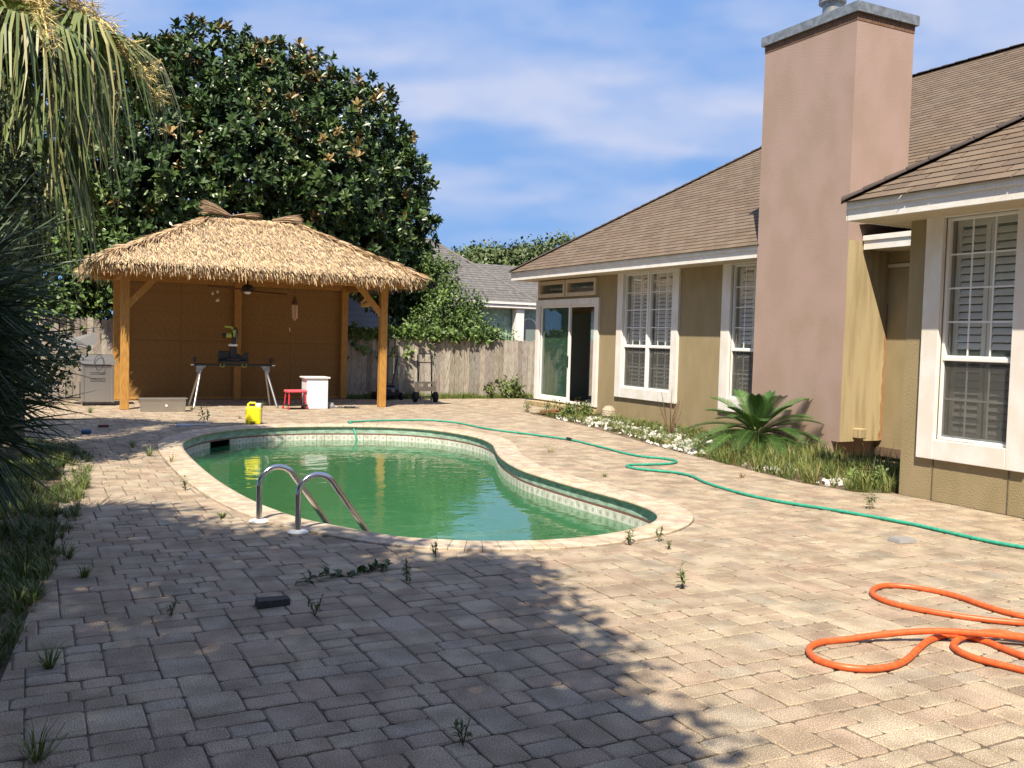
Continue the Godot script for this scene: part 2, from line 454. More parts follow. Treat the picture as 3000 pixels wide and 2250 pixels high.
func inset(poly: PackedVector2Array, d: float) -> PackedVector2Array:
	var r := Geometry2D.offset_polygon(poly, -d, Geometry2D.JOIN_MITER)
	return r[0] if r.size() else PackedVector2Array()

func slab(b: B, poly: PackedVector2Array, y: float, bev: float, bot: float) -> void:
	# a stone with softened upper edges: poly is its outline (x, z)
	var top := PackedVector2Array()
	var ctr := Vector2.ZERO
	for p in poly: ctr += p
	ctr /= poly.size()
	var area := 0.0
	for i in poly.size(): area += poly[i].cross(poly[(i + 1) % poly.size()])
	var out := poly.duplicate()
	if area > 0: out.reverse()   # clockwise in (x, z) is counter-clockwise seen from above
	for p in out:
		var d := p - ctr
		top.append(p - Vector2(signf(d.x) * minf(bev, absf(d.x)), signf(d.y) * minf(bev, absf(d.y))))
	b.sheet(top, y)
	for i in out.size():
		var j := (i + 1) % out.size()
		var a := Vector3(out[i].x, y - bev * 0.7, out[i].y)
		var e := Vector3(out[j].x, y - bev * 0.7, out[j].y)
		b.quad(a, e, Vector3(top[j].x, y, top[j].y), Vector3(top[i].x, y, top[i].y))
		b.quad(Vector3(out[i].x, bot, out[i].y), Vector3(out[j].x, bot, out[j].y), e, a)

func rounded_rect(w: float, d: float, cut: float, jit: float) -> PackedVector2Array:
	var a := w / 2
	var e := d / 2
	var o := PackedVector2Array()
	for q in [[-a, -e + cut], [-a + cut * 0.3, -e + cut * 0.3], [-a + cut, -e], [a - cut, -e], [a - cut * 0.3, -e + cut * 0.3], [a, -e + cut], [a, e - cut], [a - cut * 0.3, e - cut * 0.3], [a - cut, e], [-a + cut, e], [-a + cut * 0.3, e - cut * 0.3], [-a, e - cut]]:
		o.append(Vector2(q[0] + rf(-jit, jit), q[1] + rf(-jit, jit)))
	return o

func in_view(p: Vector2, half := 44.0) -> bool:
	if p.length() < 3.2: return p.y < 0.6
	return absf(rad_to_deg(p.angle_to(Vector2(0.457, -0.889)))) < half

func build_ground() -> void:
	pool = PackedVector2Array(catmull(POOL_PTS, true, 5))
	pool_out = Geometry2D.offset_polygon(pool, 0.31, Geometry2D.JOIN_ROUND)[0]
	deck = PackedVector2Array([Vector2(-0.9, 1.5), Vector2(-0.55, -2.0), Vector2(-0.13, -4.84), Vector2(-0.02, -5.95), Vector2(0.15, -7.75), Vector2(0.22, -9.5), Vector2(0.29, -11.27), Vector2(0.42, -13.39), Vector2(0.16, -15.09), Vector2(-0.6, -16.6), Vector2(-1.5, -18.0), Vector2(-1.6, -23.2), Vector2(14.5, -23.2), Vector2(14.5, -20.9), Vector2(11.38, -20.9), Vector2(11.38, -19.2), Vector2(9.95, -18.5), Vector2(9.6, -15.4), Vector2(8.9, -12.1), Vector2(8.6, -10.15), Vector2(8.35, -8.5), Vector2(8.45, -7.7), Vector2(8.84, -7.46), Vector2(8.84, 1.5)])
	var hole := inset(pool_out, 0.1)
	var g := B.new()
	for r in [[-220.0, 220.0, -300.0, -11.0], [-220.0, 220.0, -11.0, 160.0]]:
		var rect := PackedVector2Array([Vector2(r[0], r[2]), Vector2(r[1], r[2]), Vector2(r[1], r[3]), Vector2(r[0], r[3])])
		for q in Geometry2D.clip_polygons(rect, hole): g.sheet(q, -0.045)
	struct("ground", g, M.soil, "bare sandy soil under and around the paving")
	var pv := Node3D.new()
	pv.name = "patio"
	add_child(pv)
	pv.set_meta("kind", "structure")
	pv.set_meta("label", "patio of tumbled tan and pink concrete pavers round the pool")
	var bed := B.new()
	for half in [PackedVector2Array([Vector2(-9, -30), Vector2(20, -30), Vector2(20, -11), Vector2(-9, -11)]), PackedVector2Array([Vector2(-9, -11), Vector2(20, -11), Vector2(20, 9), Vector2(-9, 9)])]:
		for q in Geometry2D.intersect_polygons(deck, half):
			for q2 in Geometry2D.clip_polygons(q, hole): bed.sheet(q2, -0.0085)
	part("bedding_sand", bed, M.joint_sand, pv)
	# random ashlar of pavers on a 75 mm grid
	rng.seed = 71
	var u := 0.058
	var uz := 0.066
	var x0 := -1.65
	var z0 := 1.2
	var nx := 281
	var nz := 372
	var occ := PackedByteArray()
	occ.resize(nx * nz)
	var list := []
	for j in nz:
		var i := 0
		while i < nx:
			if occ[j * nx + i]:
				i += 1
				continue
			var run := 0
			while i + run < nx and run < 9 and not occ[j * nx + i + run]: run += 1
			var w: int = [3, 3, 3, 4, 4, 2, 3, 4][rng.randi() % 8]
			if run < 9:
				if run <= 5: w = run if run < 6 else 3
				elif run - w < 2 and run != w: w = 3
			w = mini(w, run)
			var d := 2
			if w >= 3 and w <= 4 and rng.randf() < 0.30 and j + 4 <= nz: d = 4
			d = mini(d, nz - j)
			for a in d:
				for e in w: occ[(j + a) * nx + i + e] = 1
			list.append([x0 + (i + w / 2.0) * u, z0 - (j + d / 2.0) * uz, w, d])
			i += w
	var variants := {}
	var whole := []
	var rest := B.new()
	for p in list:
		var ctr := Vector2(p[0], p[1])
		if not in_view(ctr): continue
		var w: float = p[2] * u - 0.007
		var d: float = p[3] * uz - 0.007
		var rect := PackedVector2Array([ctr + Vector2(-w / 2, -d / 2), ctr + Vector2(w / 2, -d / 2), ctr + Vector2(w / 2, d / 2), ctr + Vector2(-w / 2, d / 2)])
		var inside := true
		var near_pool := false
		for q in rect:
			if not Geometry2D.is_point_in_polygon(q, deck): inside = false
			if Geometry2D.is_point_in_polygon(q, pool_out): near_pool = true
		var ci := rng.randi() % 8
		if inside and not near_pool:
			var key := "%d_%d_%d" % [p[2], p[3], rng.randi() % 4]
			if not variants.has(key):
				var bb := B.new()
				slab(bb, rounded_rect(w, d, rf(0.014, 0.026), 0.0025), 0.0, rf(0.005, 0.009), -0.03)
				variants[key] = bb
			var tilt := Basis.from_euler(Vector3(rf(-0.014, 0.014), 0, rf(-0.014, 0.014)))
			whole.append([ctr.length(), key, Transform3D(tilt, Vector3(ctr.x, rf(-0.003, 0.002), ctr.y)), ci, absf(rad_to_deg(ctr.angle_to(Vector2(0.457, -0.889)))) < 28.5 and ctr.dot(Vector2(0.457, -0.889)) > 2.55])
		else:
			for piece in Geometry2D.intersect_polygons(rect, deck):
				for cut in Geometry2D.clip_polygons(piece, pool_out):
					var ar := 0.0
					for k in cut.size(): ar += cut[k].cross(cut[(k + 1) % cut.size()])
					if absf(ar) < 0.004 or Geometry2D.is_polygon_clockwise(cut) and false: continue
					rest.col = PAVER_COLS[ci] * rf(0.9, 1.08)
					slab(rest, cut, rf(-0.003, 0.001), 0.006, -0.03)
	whole.sort_custom(func(a, b): return a[0] < b[0])
	var shared := {}
	for k in 8:
		mat("paver_%d" % k, Color(PAVER_COLS[k].r, PAVER_COLS[k].g, PAVER_COLS[k].b).linear_to_srgb(), 0.82, {"tex": T.quartz, "scale": Vector3.ONE * 1.1, "bump": T.bfine, "depth": 0.35, "detail": T.mott, "dscale": Vector3.ONE * 0.45})
	var made := 0
	for p in whole:
		if p[4] and made < 300:
			if not shared.has(p[1]): shared[p[1]] = variants[p[1]].mesh()
			var o := part("paver", shared[p[1]], M["paver_%d" % p[3]], pv)
			o.transform = p[2]
			made += 1
		else:
			var k: float = rf(0.9, 1.08)
			var cc: Color = PAVER_COLS[p[3]] * k
			rest.add(variants[p[1]], p[2], cc)
	var ro := part("pavers_beyond", rest, M.paver, pv)
	ro.set_meta("kind", "stuff")

func build_pool() -> void:
	rng.seed = 5
	var t := Node3D.new()
	t.name = "pool"
	add_child(t)
	t.set_meta("kind", "structure")
	t.set_meta("label", "kidney-shaped pool with cream bullnose coping and a white tile band")
	# even steps round the edge
	var cnt := pool.size()
	var cum := [0.0]
	for i in cnt: cum.append(cum[-1] + pool[i].distance_to(pool[(i + 1) % cnt]))
	var total: float = cum[-1]
	var at := func(s: float) -> Vector2:
		s = fposmod(s, total)
		var k: int = cum.bsearch(s)
		k = clampi(k - 1, 0, cnt - 1)
		var f: float = (s - cum[k]) / maxf(cum[k + 1] - cum[k], 1e-6)
		return pool[k].lerp(pool[(k + 1) % cnt], f)
	var sgn := 1.0 if Geometry2D.is_point_in_polygon(at.call(0.0) + ((at.call(0.02) - at.call(-0.02)) as Vector2).orthogonal().normalized() * 0.05, pool) else -1.0
	var outn := func(s: float) -> Vector2:
		return -sgn * ((at.call(s + 0.12) - at.call(s - 0.12)) as Vector2).orthogonal().normalized()
	# coping stones: bullnose over the edge
	var prof := [Vector2(0.305, -0.03), Vector2(0.305, 0.012), Vector2(0.298, 0.018), Vector2(0.02, 0.018), Vector2(-0.012, 0.010), Vector2(-0.033, -0.004), Vector2(-0.038, -0.016), Vector2(-0.032, -0.030), Vector2(-0.008, -0.036), Vector2(0.02, -0.036)]
	var ns := 212
	for k in ns:
		var b := B.new()
		var g := 0.0022
		var s0 := total * k / ns + g
		var s1 := total * (k + 1) / ns - g
		var a0: Vector2 = at.call(s0)
		var a1: Vector2 = at.call(s1)
		var n0: Vector2 = outn.call(s0)
		var n1: Vector2 = outn.call(s1)
		b.col = Color.WHITE * rf(0.86, 1.06)
		b.col = Color(b.col.r, b.col.g * rf(0.97, 1.02), b.col.b * rf(0.92, 1.04))
		var dy := rf(-0.001, 0.001)
		var ra := []
		var rb := []
		for q in prof:
			ra.append(Vector3(a0.x + n0.x * q.x, q.y + dy, a0.y + n0.y * q.x))
			rb.append(Vector3(a1.x + n1.x * q.x, q.y + dy, a1.y + n1.y * q.x))
		var flip: bool = (rb[0] - ra[0]).cross(ra[3] - ra[2]).y * 1.0 < 0
		for i in prof.size():
			var j := (i + 1) % prof.size()
			if flip: b.quad(ra[i], ra[j], rb[j], rb[i])
			else: b.quad(ra[i], rb[i], rb[j], ra[j])
		for i in range(1, prof.size() - 1):
			if flip:
				b.tri(ra[0], ra[i + 1], ra[i]); b.tri(rb[0], rb[i], rb[i + 1])
			else:
				b.tri(ra[0], ra[i], ra[i + 1]); b.tri(rb[0], rb[i + 1], rb[i])
		part("coping_stone", b, M.coping, t)
	# wall bands facing inward: plaster, brown border, wall under water
	var band := func(nm: String, y1: float, y0: float, off: float, m: Material, s_from := 0.0, s_to := -1.0) -> void:
		var b := B.new()
		var end: float = total if s_to < 0 else s_to
		var steps := int((end - s_from) / 0.12)
		for k in steps:
			var s0: float = s_from + (end - s_from) * k / steps
			var s1: float = s_from + (end - s_from) * (k + 1) / steps
			var a0: Vector2 = at.call(s0) + outn.call(s0) * off
			var a1: Vector2 = at.call(s1) + outn.call(s1) * off
			var n0: Vector2 = -outn.call(s0)
			var n1: Vector2 = -outn.call(s1)
			var p := [Vector3(a0.x, y0, a0.y), Vector3(a1.x, y0, a1.y), Vector3(a1.x, y1, a1.y), Vector3(a0.x, y1, a0.y)]
			var e0 := Vector3(n0.x, 0, n0.y)
			var e1 := Vector3(n1.x, 0, n1.y)
			if (p[1] - p[0]).cross(p[2] - p[0]).dot(e0) > 0: b.quad_n(p[0], p[1], p[2], p[3], e0, e1, e1, e0)
			else: b.quad_n(p[3], p[2], p[1], p[0], e0, e1, e1, e0)
		part(nm, b, m, t)
	# the skimmer mouth sits in the far left wall
	var sk := 0.0
	var best := 99.0
	for k in 600:
		var q: Vector2 = at.call(total * k / 600.0)
		if q.distance_to(Vector2(2.80, -15.98)) < best:
			best = q.distance_to(Vector2(2.80, -15.98))
			sk = total * k / 600.0
	band.call("plaster_band", -0.03, -0.139, 0.0, M.plaster)
	band.call("border_strip", -0.139, -0.165, -0.006, M.brown_red_tile)
	band.call("basin_wall", -0.150, -1.6, 0.012, M.basin, sk + 0.25, sk + total - 0.25)
	var fl := B.new()
	fl.sheet(pool, -1.55)
	part("basin_floor", fl, M.basin, t)
	var nt := 178
	for k in nt:
		var s := total * (k + 0.5) / nt
		var ds := absf(fposmod(s - sk + total / 2, total) - total / 2)
		if ds < 0.24: continue
		var a: Vector2 = at.call(s) - outn.call(s) * 0.001
		var o: Vector2 = outn.call(s)
		var b := B.new()
		var tone := rf(0.9, 1.04)
		b.col = Color(0.62, 0.63, 0.58) * tone
		var bas := Basis(Vector3(o.y, 0, -o.x), Vector3.UP, Vector3(o.x, 0, o.y))
		b.cbox(Vector3(a.x, -0.24, a.y), Vector3(total / nt - 0.005, 0.145, 0.012), 0.003, bas)
		b.col = Color(0.36, 0.41, 0.36)
		var cm := Vector3(a.x, -0.215, a.y) - Vector3(o.x, 0, o.y) * 0.0075
		for r in 6:
			var t0 := TAU * r / 6
			b.box(cm + bas * Vector3(cos(t0) * 0.014, sin(t0) * 0.014, 0), Vector3(0.013, 0.013, 0.002), bas.rotated(Vector3(o.x, 0, o.y), t0))
		part("tile", b, M.tile, t)
	# skimmer
	var a: Vector2 = at.call(sk)
	var o: Vector2 = outn.call(sk)
	var bas := Basis(Vector3(o.y, 0, -o.x), Vector3.UP, Vector3(o.x, 0, o.y))
	var sm := B.new()
	for q in [[Vector3(0, -0.15, 0.2), Vector3(0.5, 0.012, 0.4)], [Vector3(0, -0.5, 0.2), Vector3(0.5, 0.012, 0.4)], [Vector3(-0.245, -0.32, 0.2), Vector3(0.012, 0.34, 0.4)], [Vector3(0.245, -0.32, 0.2), Vector3(0.012, 0.34, 0.4)], [Vector3(0, -0.32, 0.4), Vector3(0.5, 0.36, 0.012)]]:
		sm.box(Vector3(a.x, 0, a.y) + bas * q[0], q[1], bas)
	part("skimmer_mouth", sm, M.black_plastic, t)
	var wl := B.new()
	wl.sheet(pool, -0.262)
	struct("water", wl, M.water, "cloudy green pool water")

func rail_path(base: Vector3, dir: Vector3, base_h := 0.0) -> Array:
	# pool grab rail: up from the deck, over, and down into the water along dir
	var p := []
	var q := [Vector2(0, 0.0), Vector2(0, 0.16), Vector2(0, 0.315)]
	for k in 13:
		var t := PI * (1.0 - k / 12.0 * 0.84)
		q.append(Vector2(0.16 + cos(t) * 0.16, 0.315 + sin(t) * 0.16))
	var e: Vector2 = q[-1]
	var d: Vector2 = (q[-1] - q[-2]).normalized()
	for k in range(1, 8): q.append(e + d * 0.15 * k)
	for c in q: p.append(base + dir * c.x + Vector3.UP * c.y)
	return p

func build_rails() -> void:
	for k in 2:
		var base: Vector3 = [Vector3(1.76, 0.0, -8.16), Vector3(1.96, 0.0, -7.61)][k]
		var dir := Vector3(1, 0, -0.03).normalized()
		var t := thing("pool_handrail", ["stainless steel pool grab rail, the farther of the two, arching into the green water", "stainless steel pool grab rail, the nearer of the two, arching into the green water"][k], "handrail", base, 0, "pool grab rails")
		var b := B.new()
		b.tube(rail_path(Vector3(0, 0.004, 0), dir), 0.026, 16)
		part("rail", b, M.steel, t)
		var f := B.new()
		f.lathe([Vector2(0.085, 0), Vector2(0.088, 0.010), Vector2(0.075, 0.020), Vector2(0.03, 0.026), Vector2(0.027, 0.026)], Vector3(0, 0.002, 0), 24)
		part("flange", f, M.white_plastic, t)

func wall_holes(b: B, axis: String, plane: float, thick: float, a0: float, a1: float, y0: float, y1: float, holes: Array) -> void:
	# a wall in the plane x = plane or z = plane, running a0..a1, with rectangular openings [a0, a1, y0, y1]
	var ca := [a0, a1]
	var cy := [y0, y1]
	for h in holes:
		ca.append(h[0]); ca.append(h[1]); cy.append(h[2]); cy.append(h[3])
	ca.sort(); cy.sort()
	for i in ca.size() - 1:
		for j in cy.size() - 1:
			if ca[i + 1] - ca[i] < 0.001 or cy[j + 1] - cy[j] < 0.001: continue
			var ma: float = (ca[i] + ca[i + 1]) / 2
			var my: float = (cy[j] + cy[j + 1]) / 2
			var open := false
			for h in holes:
				if ma > h[0] and ma < h[1] and my > h[2] and my < h[3]: open = true
			if open: continue
			if axis == "x": b.span(Vector3(plane, cy[j], ca[i]), Vector3(plane + thick, cy[j + 1], ca[i + 1]))
			else: b.span(Vector3(ca[i], cy[j], plane), Vector3(ca[i + 1], cy[j + 1], plane + thick))

func window_unit(t: Node3D, wx: float, z0: float, z1: float, y0: float, ym: float, y1: float, rows: int, slat_m: ArrayMesh, sw: float) -> void:
	# one double-hung unit, glass from z0 to z1, in a wall whose face is x = wx; all in world coordinates
	var b := B.new()
	var e := 0.035
	for z in [z0 + e / 2, z1 - e / 2]: b.cbox(Vector3(wx + 0.045, (y0 + y1) / 2, z), Vector3(0.06, y1 - y0, e), 0.004)
	for y in [y0 + e / 2, y1 - e / 2]: b.cbox(Vector3(wx + 0.047, y, (z0 + z1) / 2), Vector3(0.055, e, z1 - z0 - 2 * e), 0.004)
	b.cbox(Vector3(wx + 0.030, ym, (z0 + z1) / 2), Vector3(0.05, 0.045, z1 - z0 - 2 * e + 0.01), 0.005)
	b.cbox(Vector3(wx + 0.055, ym + 0.02, (z0 + z1) / 2), Vector3(0.04, 0.03, z1 - z0 - 2 * e + 0.006), 0.004)
	wsub("sash_frame", b, M.vinyl, t)
	# panes and muntins
	for half in 2:
		var ya: float = ym + 0.035 if half else y0 + e
		var yb: float = y1 - e if half else ym - 0.022
		var px: float = wx + 0.052 if half else wx + 0.06
		var p := B.new()
		p.span(Vector3(px, ya, z0 + e), Vector3(px + 0.004, yb, z1 - e))
		wsub("pane", p, M.glass, t)
		var nr: int = rows if half else 2
		for k in [1, 2]:
			var m := B.new()
			var z := lerpf(z0 + e, z1 - e, k / 3.0)
			m.box(Vector3(px - 0.004, (ya + yb) / 2, z), Vector3(0.006, yb - ya, 0.017))
			wsub("muntin", m, M.vinyl, t)
		for k in range(1, nr):
			var m := B.new()
			var y := lerpf(ya, yb, float(k) / nr)
			m.box(Vector3(px - 0.0045, y, (z0 + z1) / 2), Vector3(0.005, 0.017, z1 - z0 - 2 * e))
			wsub("muntin", m, M.vinyl, t)
		if not half:
			var s := B.new()
			s.span(Vector3(wx + 0.036, ya, z0 + e), Vector3(wx + 0.0375, yb, z1 - e))
			wsub("insect_screen", s, M.screen, t)
			var sf := B.new()
			sf.box(Vector3(wx + 0.034, ya + 0.012, (z0 + z1) / 2), Vector3(0.012, 0.022, z1 - z0 - 2 * e - 0.01))
			wsub("screen_rail", sf, M.galvanised, t)
	# plantation shutter behind the glass: two panels
	var sx := wx + 0.17
	var st := B.new()
	var mid := (z0 + z1) / 2
	for z in [z0 + 0.05, mid - 0.033, mid + 0.033, z1 - 0.05]: st.cbox(Vector3(sx, (y0 + y1) / 2, z), Vector3(0.03, y1 - y0 - 0.01, 0.058), 0.005)
	for y in [y0 + 0.05, ym, y1 - 0.05]: st.cbox(Vector3(sx, y, mid), Vector3(0.026, 0.09, z1 - z0 - 0.09), 0.005)
	wsub("shutter_frame", st, M.shutter, t)
	for side in 2:
		var za: float = z0 + 0.08 if side == 0 else mid + 0.064
		var zb: float = mid - 0.064 if side == 0 else z1 - 0.08
		var y := y0 + 0.13
		while y < y1 - 0.12:
			if absf(y - ym) > 0.07:
				var o := part("slat", slat_m, M.shutter, t, Vector3(sx, y, (za + zb) / 2) - t.position - t.get_parent().position, Vector3(0, 0, 1.12))
				o.scale = Vector3(1, 1, (zb - za) / sw)
			y += 0.082

func wsub(nm: String, b, m: Material, t: Node3D) -> MeshInstance3D:
	# sub-part in world coordinates under a part node of a thing
	return part(nm, b, m, t, -t.position - t.get_parent().position)

func casing(t: Node3D, wx: float, z0: float, z1: float, y0: float, y1: float, w: float, proud: float, bottom := true) -> void:
	# stucco band round an opening; z0..z1, y0..y1 is the opening
	var f := wx - proud
	for k in 2:
		var b := B.new()
		var zc: float = z0 - w / 2 if k == 0 else z1 + w / 2
		var lo: float = y0 - (w if bottom else 0.0)
		b.cbox(Vector3(f + proud / 2 + 0.01, (lo + y1 + 0.07) / 2, zc), Vector3(proud + 0.02, y1 + 0.07 - lo, w), 0.006)
		wsub("casing", b, M.trim, t)
	var tb := B.new()
	tb.cbox(Vector3(f + proud / 2 + 0.011, y1 + 0.035, (z0 + z1) / 2), Vector3(proud + 0.018, 0.07, z1 - z0 - 0.002), 0.004)
	wsub("casing", tb, M.trim, t)
	if bottom:
		var bb := B.new()
		bb.cbox(Vector3(f + proud / 2 + 0.011, y0 - w / 2, (z0 + z1) / 2), Vector3(proud + 0.018, w, z1 - z0 - 0.002), 0.006)
		wsub("casing", bb, M.trim, t)

func shingle_field(roof: Node3D, org: Vector3, along: Vector3, up: Vector3, keep: Callable, na: int, nu: int, tab: float, expo: float, lim: Array, rest: B, shared: Array) -> void:
	# tabs laid in courses: org is the lower corner, along and up unit vectors in the roof plane
	var nrm := along.cross(up).normalized()
	if nrm.y < 0: nrm = -nrm
	for j in nu:
		for i in na:
			var off := (0.5 if j % 2 else 0.0) * tab + rf(-0.008, 0.008)
			var c := org + along * ((i + 0.5) * tab + off) + up * ((j + 0.5) * expo)
			if not keep.call(c): continue
			var xf := Transform3D(Basis(along, nrm, along.cross(nrm)), c + nrm * 0.012)
			xf.basis = xf.basis.rotated(along, rf(-0.006, 0.006))
			var ci := rng.randi() % 5
			lim.append([c.distance_to(Vector3(0, 1.65, 0)), xf, ci])

func build_house() -> void:
	rng.seed = 19
	var hs := thing("house", "single-storey tan stucco house with brown shingle hip roof and a tall pink chimney", "house", Vector3(11.4, 0, -14))
	# ---------- walls
	var wl := B.new()
	var H1 := 3.2
	wall_holes(wl, "x", 11.4, 0.2, -20.85, -12.0, 0.0, H1, [[-20.68, -18.09, 0.16, 2.50], [-20.62, -18.12, 2.76, 3.06], [-16.95, -15.20, 0.68, 3.12], [-13.44, -12.57, 0.68, 3.12]])
	wall_holes(wl, "z", -20.85, 0.2, 11.602, 20.0, 0.0, H1, [[12.86, 13.9, 0.16, 2.5]])
	wall_holes(wl, "x", 11.65, 0.2, -11.0, -7.43, 0.0, H1, [])
	wall_holes(wl, "x", 8.85, 0.2, -7.43, 2.5, 0.0, H1, [[-6.97, -6.11, 0.68, 3.10]])
	wall_holes(wl, "z", -7.43, 0.2, 9.052, 11.648, 0.0, H1, [])
	wl.span(Vector3(9.06, 0, 2.3), Vector3(20, H1, 2.5))
	wl.span(Vector3(19.8, 0, -20.6), Vector3(20, H1, 2.28))
	wpart("wall", wl, M.stucco, hs)
	var jn := B.new()
	for z in [-6.99, -6.09]:
		jn = B.new()
		jn.box(Vector3(8.846, 0.23, z), Vector3(0.012, 0.45, 0.006))
		wpart("control_joint", jn, M.joint_sand, hs)
	var il := B.new()
	il.span(Vector3(11.61, 2.9, -20.6), Vector3(19.79, 2.95, 2.2))
	il.span(Vector3(16.0, 0.1, -20.6), Vector3(16.1, 2.9, 2.2))
	il.span(Vector3(11.61, 0.17, -17.95), Vector3(15.99, 2.89, -17.85))
	il.span(Vector3(9.06, 2.9, -7.2), Vector3(11.60, 2.95, 2.2))
	il.span(Vector3(10.4, 0.1, -7.2), Vector3(10.5, 2.89, 2.2))
	wpart("inner_wall", il, M.interior, hs)
	var fl := B.new()
	fl.span(Vector3(11.61, 0.02, -20.64), Vector3(15.99, 0.16, -17.96))
	fl.span(Vector3(11.61, 0.02, -17.84), Vector3(15.99, 0.155, 2.2))
	fl.span(Vector3(9.06, 0.02, -7.2), Vector3(10.39, 0.155, 2.2))
	wpart("inner_floor", fl, M.interior_floor, hs)
	# step under the door
	var stp := B.new()
	stp.cbox(Vector3(11.30, 0.06, -19.4), Vector3(0.20, 0.12, 2.95), 0.008)
	wpart("door_step", stp, M.stucco_yellow, hs)
	# ---------- sliding door
	var dr := node("sliding_door", hs)
	var db := B.new()
	for k in 2: db.cbox(Vector3(11.385, 1.405, [-20.765, -18.0][k]), Vector3(0.07, 2.49, 0.17), 0.006)
	db.cbox(Vector3(11.386, 2.575, -19.385), Vector3(0.068, 0.15, 2.588), 0.005)
	wsub("casing", db, M.trim, dr)
	var fr := B.new()
	for z in [-20.655, -19.30, -19.215, -18.105]: fr.cbox(Vector3(11.44 if z != -19.215 else 11.40, 1.33, z), Vector3(0.06, 2.33, 0.052), 0.005)
	fr.cbox(Vector3(11.44, 2.475, -19.385), Vector3(0.08, 0.05, 2.56), 0.005)
	fr.cbox(Vector3(11.43, 0.185, -19.385), Vector3(0.12, 0.05, 2.56), 0.005)
	fr.cbox(Vector3(11.44, 0.25, -19.97), Vector3(0.05, 0.08, 1.32), 0.005)
	wsub("door_frame", fr, M.vinyl, dr)
	var pn := B.new()
	pn.span(Vector3(11.438, 0.29, -20.63), Vector3(11.444, 2.45, -19.325))
	wsub("pane", pn, M.glass_door, dr)
	var hd := B.new()
	hd.cbox(Vector3(11.37, 1.15, -19.215), Vector3(0.035, 0.28, 0.03), 0.006)
	wsub("handle", hd, M.black_metal, dr)
	# the second glass door in the end wall, seen through the open one
	var d2 := node("garden_door", hs)
	var f2 := B.new()
	for x in [12.89, 13.87]: f2.cbox(Vector3(x, 1.33, -20.75), Vector3(0.06, 2.34, 0.08), 0.005)
	f2.cbox(Vector3(13.38, 2.47, -20.75), Vector3(0.92, 0.06, 0.08), 0.005)
	f2.cbox(Vector3(13.38, 0.2, -20.75), Vector3(0.92, 0.07, 0.08), 0.005)
	wsub("door_frame", f2, M.vinyl, d2)
	var p2 := B.new()
	p2.span(Vector3(12.92, 0.24, -20.752), Vector3(13.84, 2.44, -20.748))
	wsub("pane", p2, M.glass, d2)
	var dd := B.new()
	dd.cbox(Vector3(12.33, 1.26, -20.60), Vector3(0.96, 2.18, 0.04), 0.008)
	wpart("inner_door", dd, M.dark_door, hs)
	# ---------- transom windows over the door
	for k in 2:
		var t := node("transom_window", hs)
		var za: float = [-20.74, -19.38][k]
		var zb: float = [-19.42, -18.03][k]
		var b := B.new()
		for q in [[za, za + 0.09], [zb - 0.09, zb]]: b.cbox(Vector3(11.375, 2.91, (q[0] + q[1]) / 2), Vector3(0.09, 0.40, 0.09), 0.006)
		for y in [2.755, 3.065]: b.cbox(Vector3(11.377, y, (za + zb) / 2), Vector3(0.086, 0.09, zb - za - 0.182), 0.006)
		wsub("frame", b, M.soffit, t)
		var p := B.new()
		p.span(Vector3(11.40, 2.79, za + 0.08), Vector3(11.404, 3.03, zb - 0.08))
		wsub("pane", p, M.glass, t)
	# ---------- windows
	var sm := B.new()
	sm.cbox(Vector3.ZERO, Vector3(0.075, 0.011, 0.28), 0.004)
	var slat := sm.mesh()
	var w1 := node("window", hs)
	casing(w1, 11.4, -16.95, -15.20, 0.68, 3.12, 0.22, 0.05)
	window_unit(w1, 11.4, -16.95, -16.10, 0.68, 1.57, 3.12, 4, slat, 0.28)
	window_unit(w1, 11.4, -16.05, -15.20, 0.68, 1.57, 3.12, 4, slat, 0.28)
	var mu := B.new()
	mu.cbox(Vector3(11.425, 1.9, -16.075), Vector3(0.08, 2.44, 0.05), 0.005)
	wsub("mullion", mu, M.vinyl, w1)
	var w2 := node("window", hs)
	casing(w2, 11.4, -13.44, -12.57, 0.68, 3.12, 0.24, 0.05)
	window_unit(w2, 11.4, -13.44, -12.57, 0.68, 1.57, 3.12, 4, slat, 0.28)
	var w3 := node("window", hs)
	casing(w3, 8.85, -6.97, -6.11, 0.68, 3.10, 0.22, 0.05)
	window_unit(w3, 8.85, -6.97, -6.11, 0.68, 1.57, 3.10, 4, slat, 0.28)
	# ---------- chimney
	var ch := node("chimney", hs)
	var cb := B.new()
	cb.span(Vector3(10.75, 0, -12.09), Vector3(11.95, 6.56, -10.30))
	cb.span(Vector3(10.75, 0.25, -10.30), Vector3(11.95, 6.56, -10.15))
	wsub("shaft", cb, M.stucco_pink, ch)
	var cy := B.new()
	cy.span(Vector3(10.765, 0.252, -10.149), Vector3(11.648, 3.26, -10.143))
	wsub("painted_side", cy, M.stucco_yellow, ch)
	var rs := B.new()
	var edge := PackedVector2Array()
	for k in 24: edge.append(Vector2(11.645, 0.255 + 2.1 * k / 23.0))
	for k in 24: edge.append(Vector2(11.63 - (0.055 + 0.02 * sin(k * 2.3) + rf(-0.02, 0.02)) * (1.0 - (23 - k) / 24.0 * 0.85), 0.255 + 2.1 * (23 - k) / 23.0))
	rs.prism(edge, 0.0015, Transform3D(Basis(), Vector3(0, 0, -10.143)))
	wsub("rust_streak", rs, M.rust, ch)
	var vb := B.new()
	vb.cbox(Vector3(11.10, 0.38, -10.08), Vector3(0.15, 0.15, 0.14), 0.012)
	wsub("drain_hood", vb, M.stucco_yellow, ch)
	var cap := B.new()
	cap.span(Vector3(10.70, 6.585, -12.14), Vector3(12.0, 6.73, -10.10))
	wsub("cap", cap, M.galvanised, ch)
	var nk := B.new()
	nk.span(Vector3(10.744, 6.47, -12.096), Vector3(11.956, 6.585, -10.144))
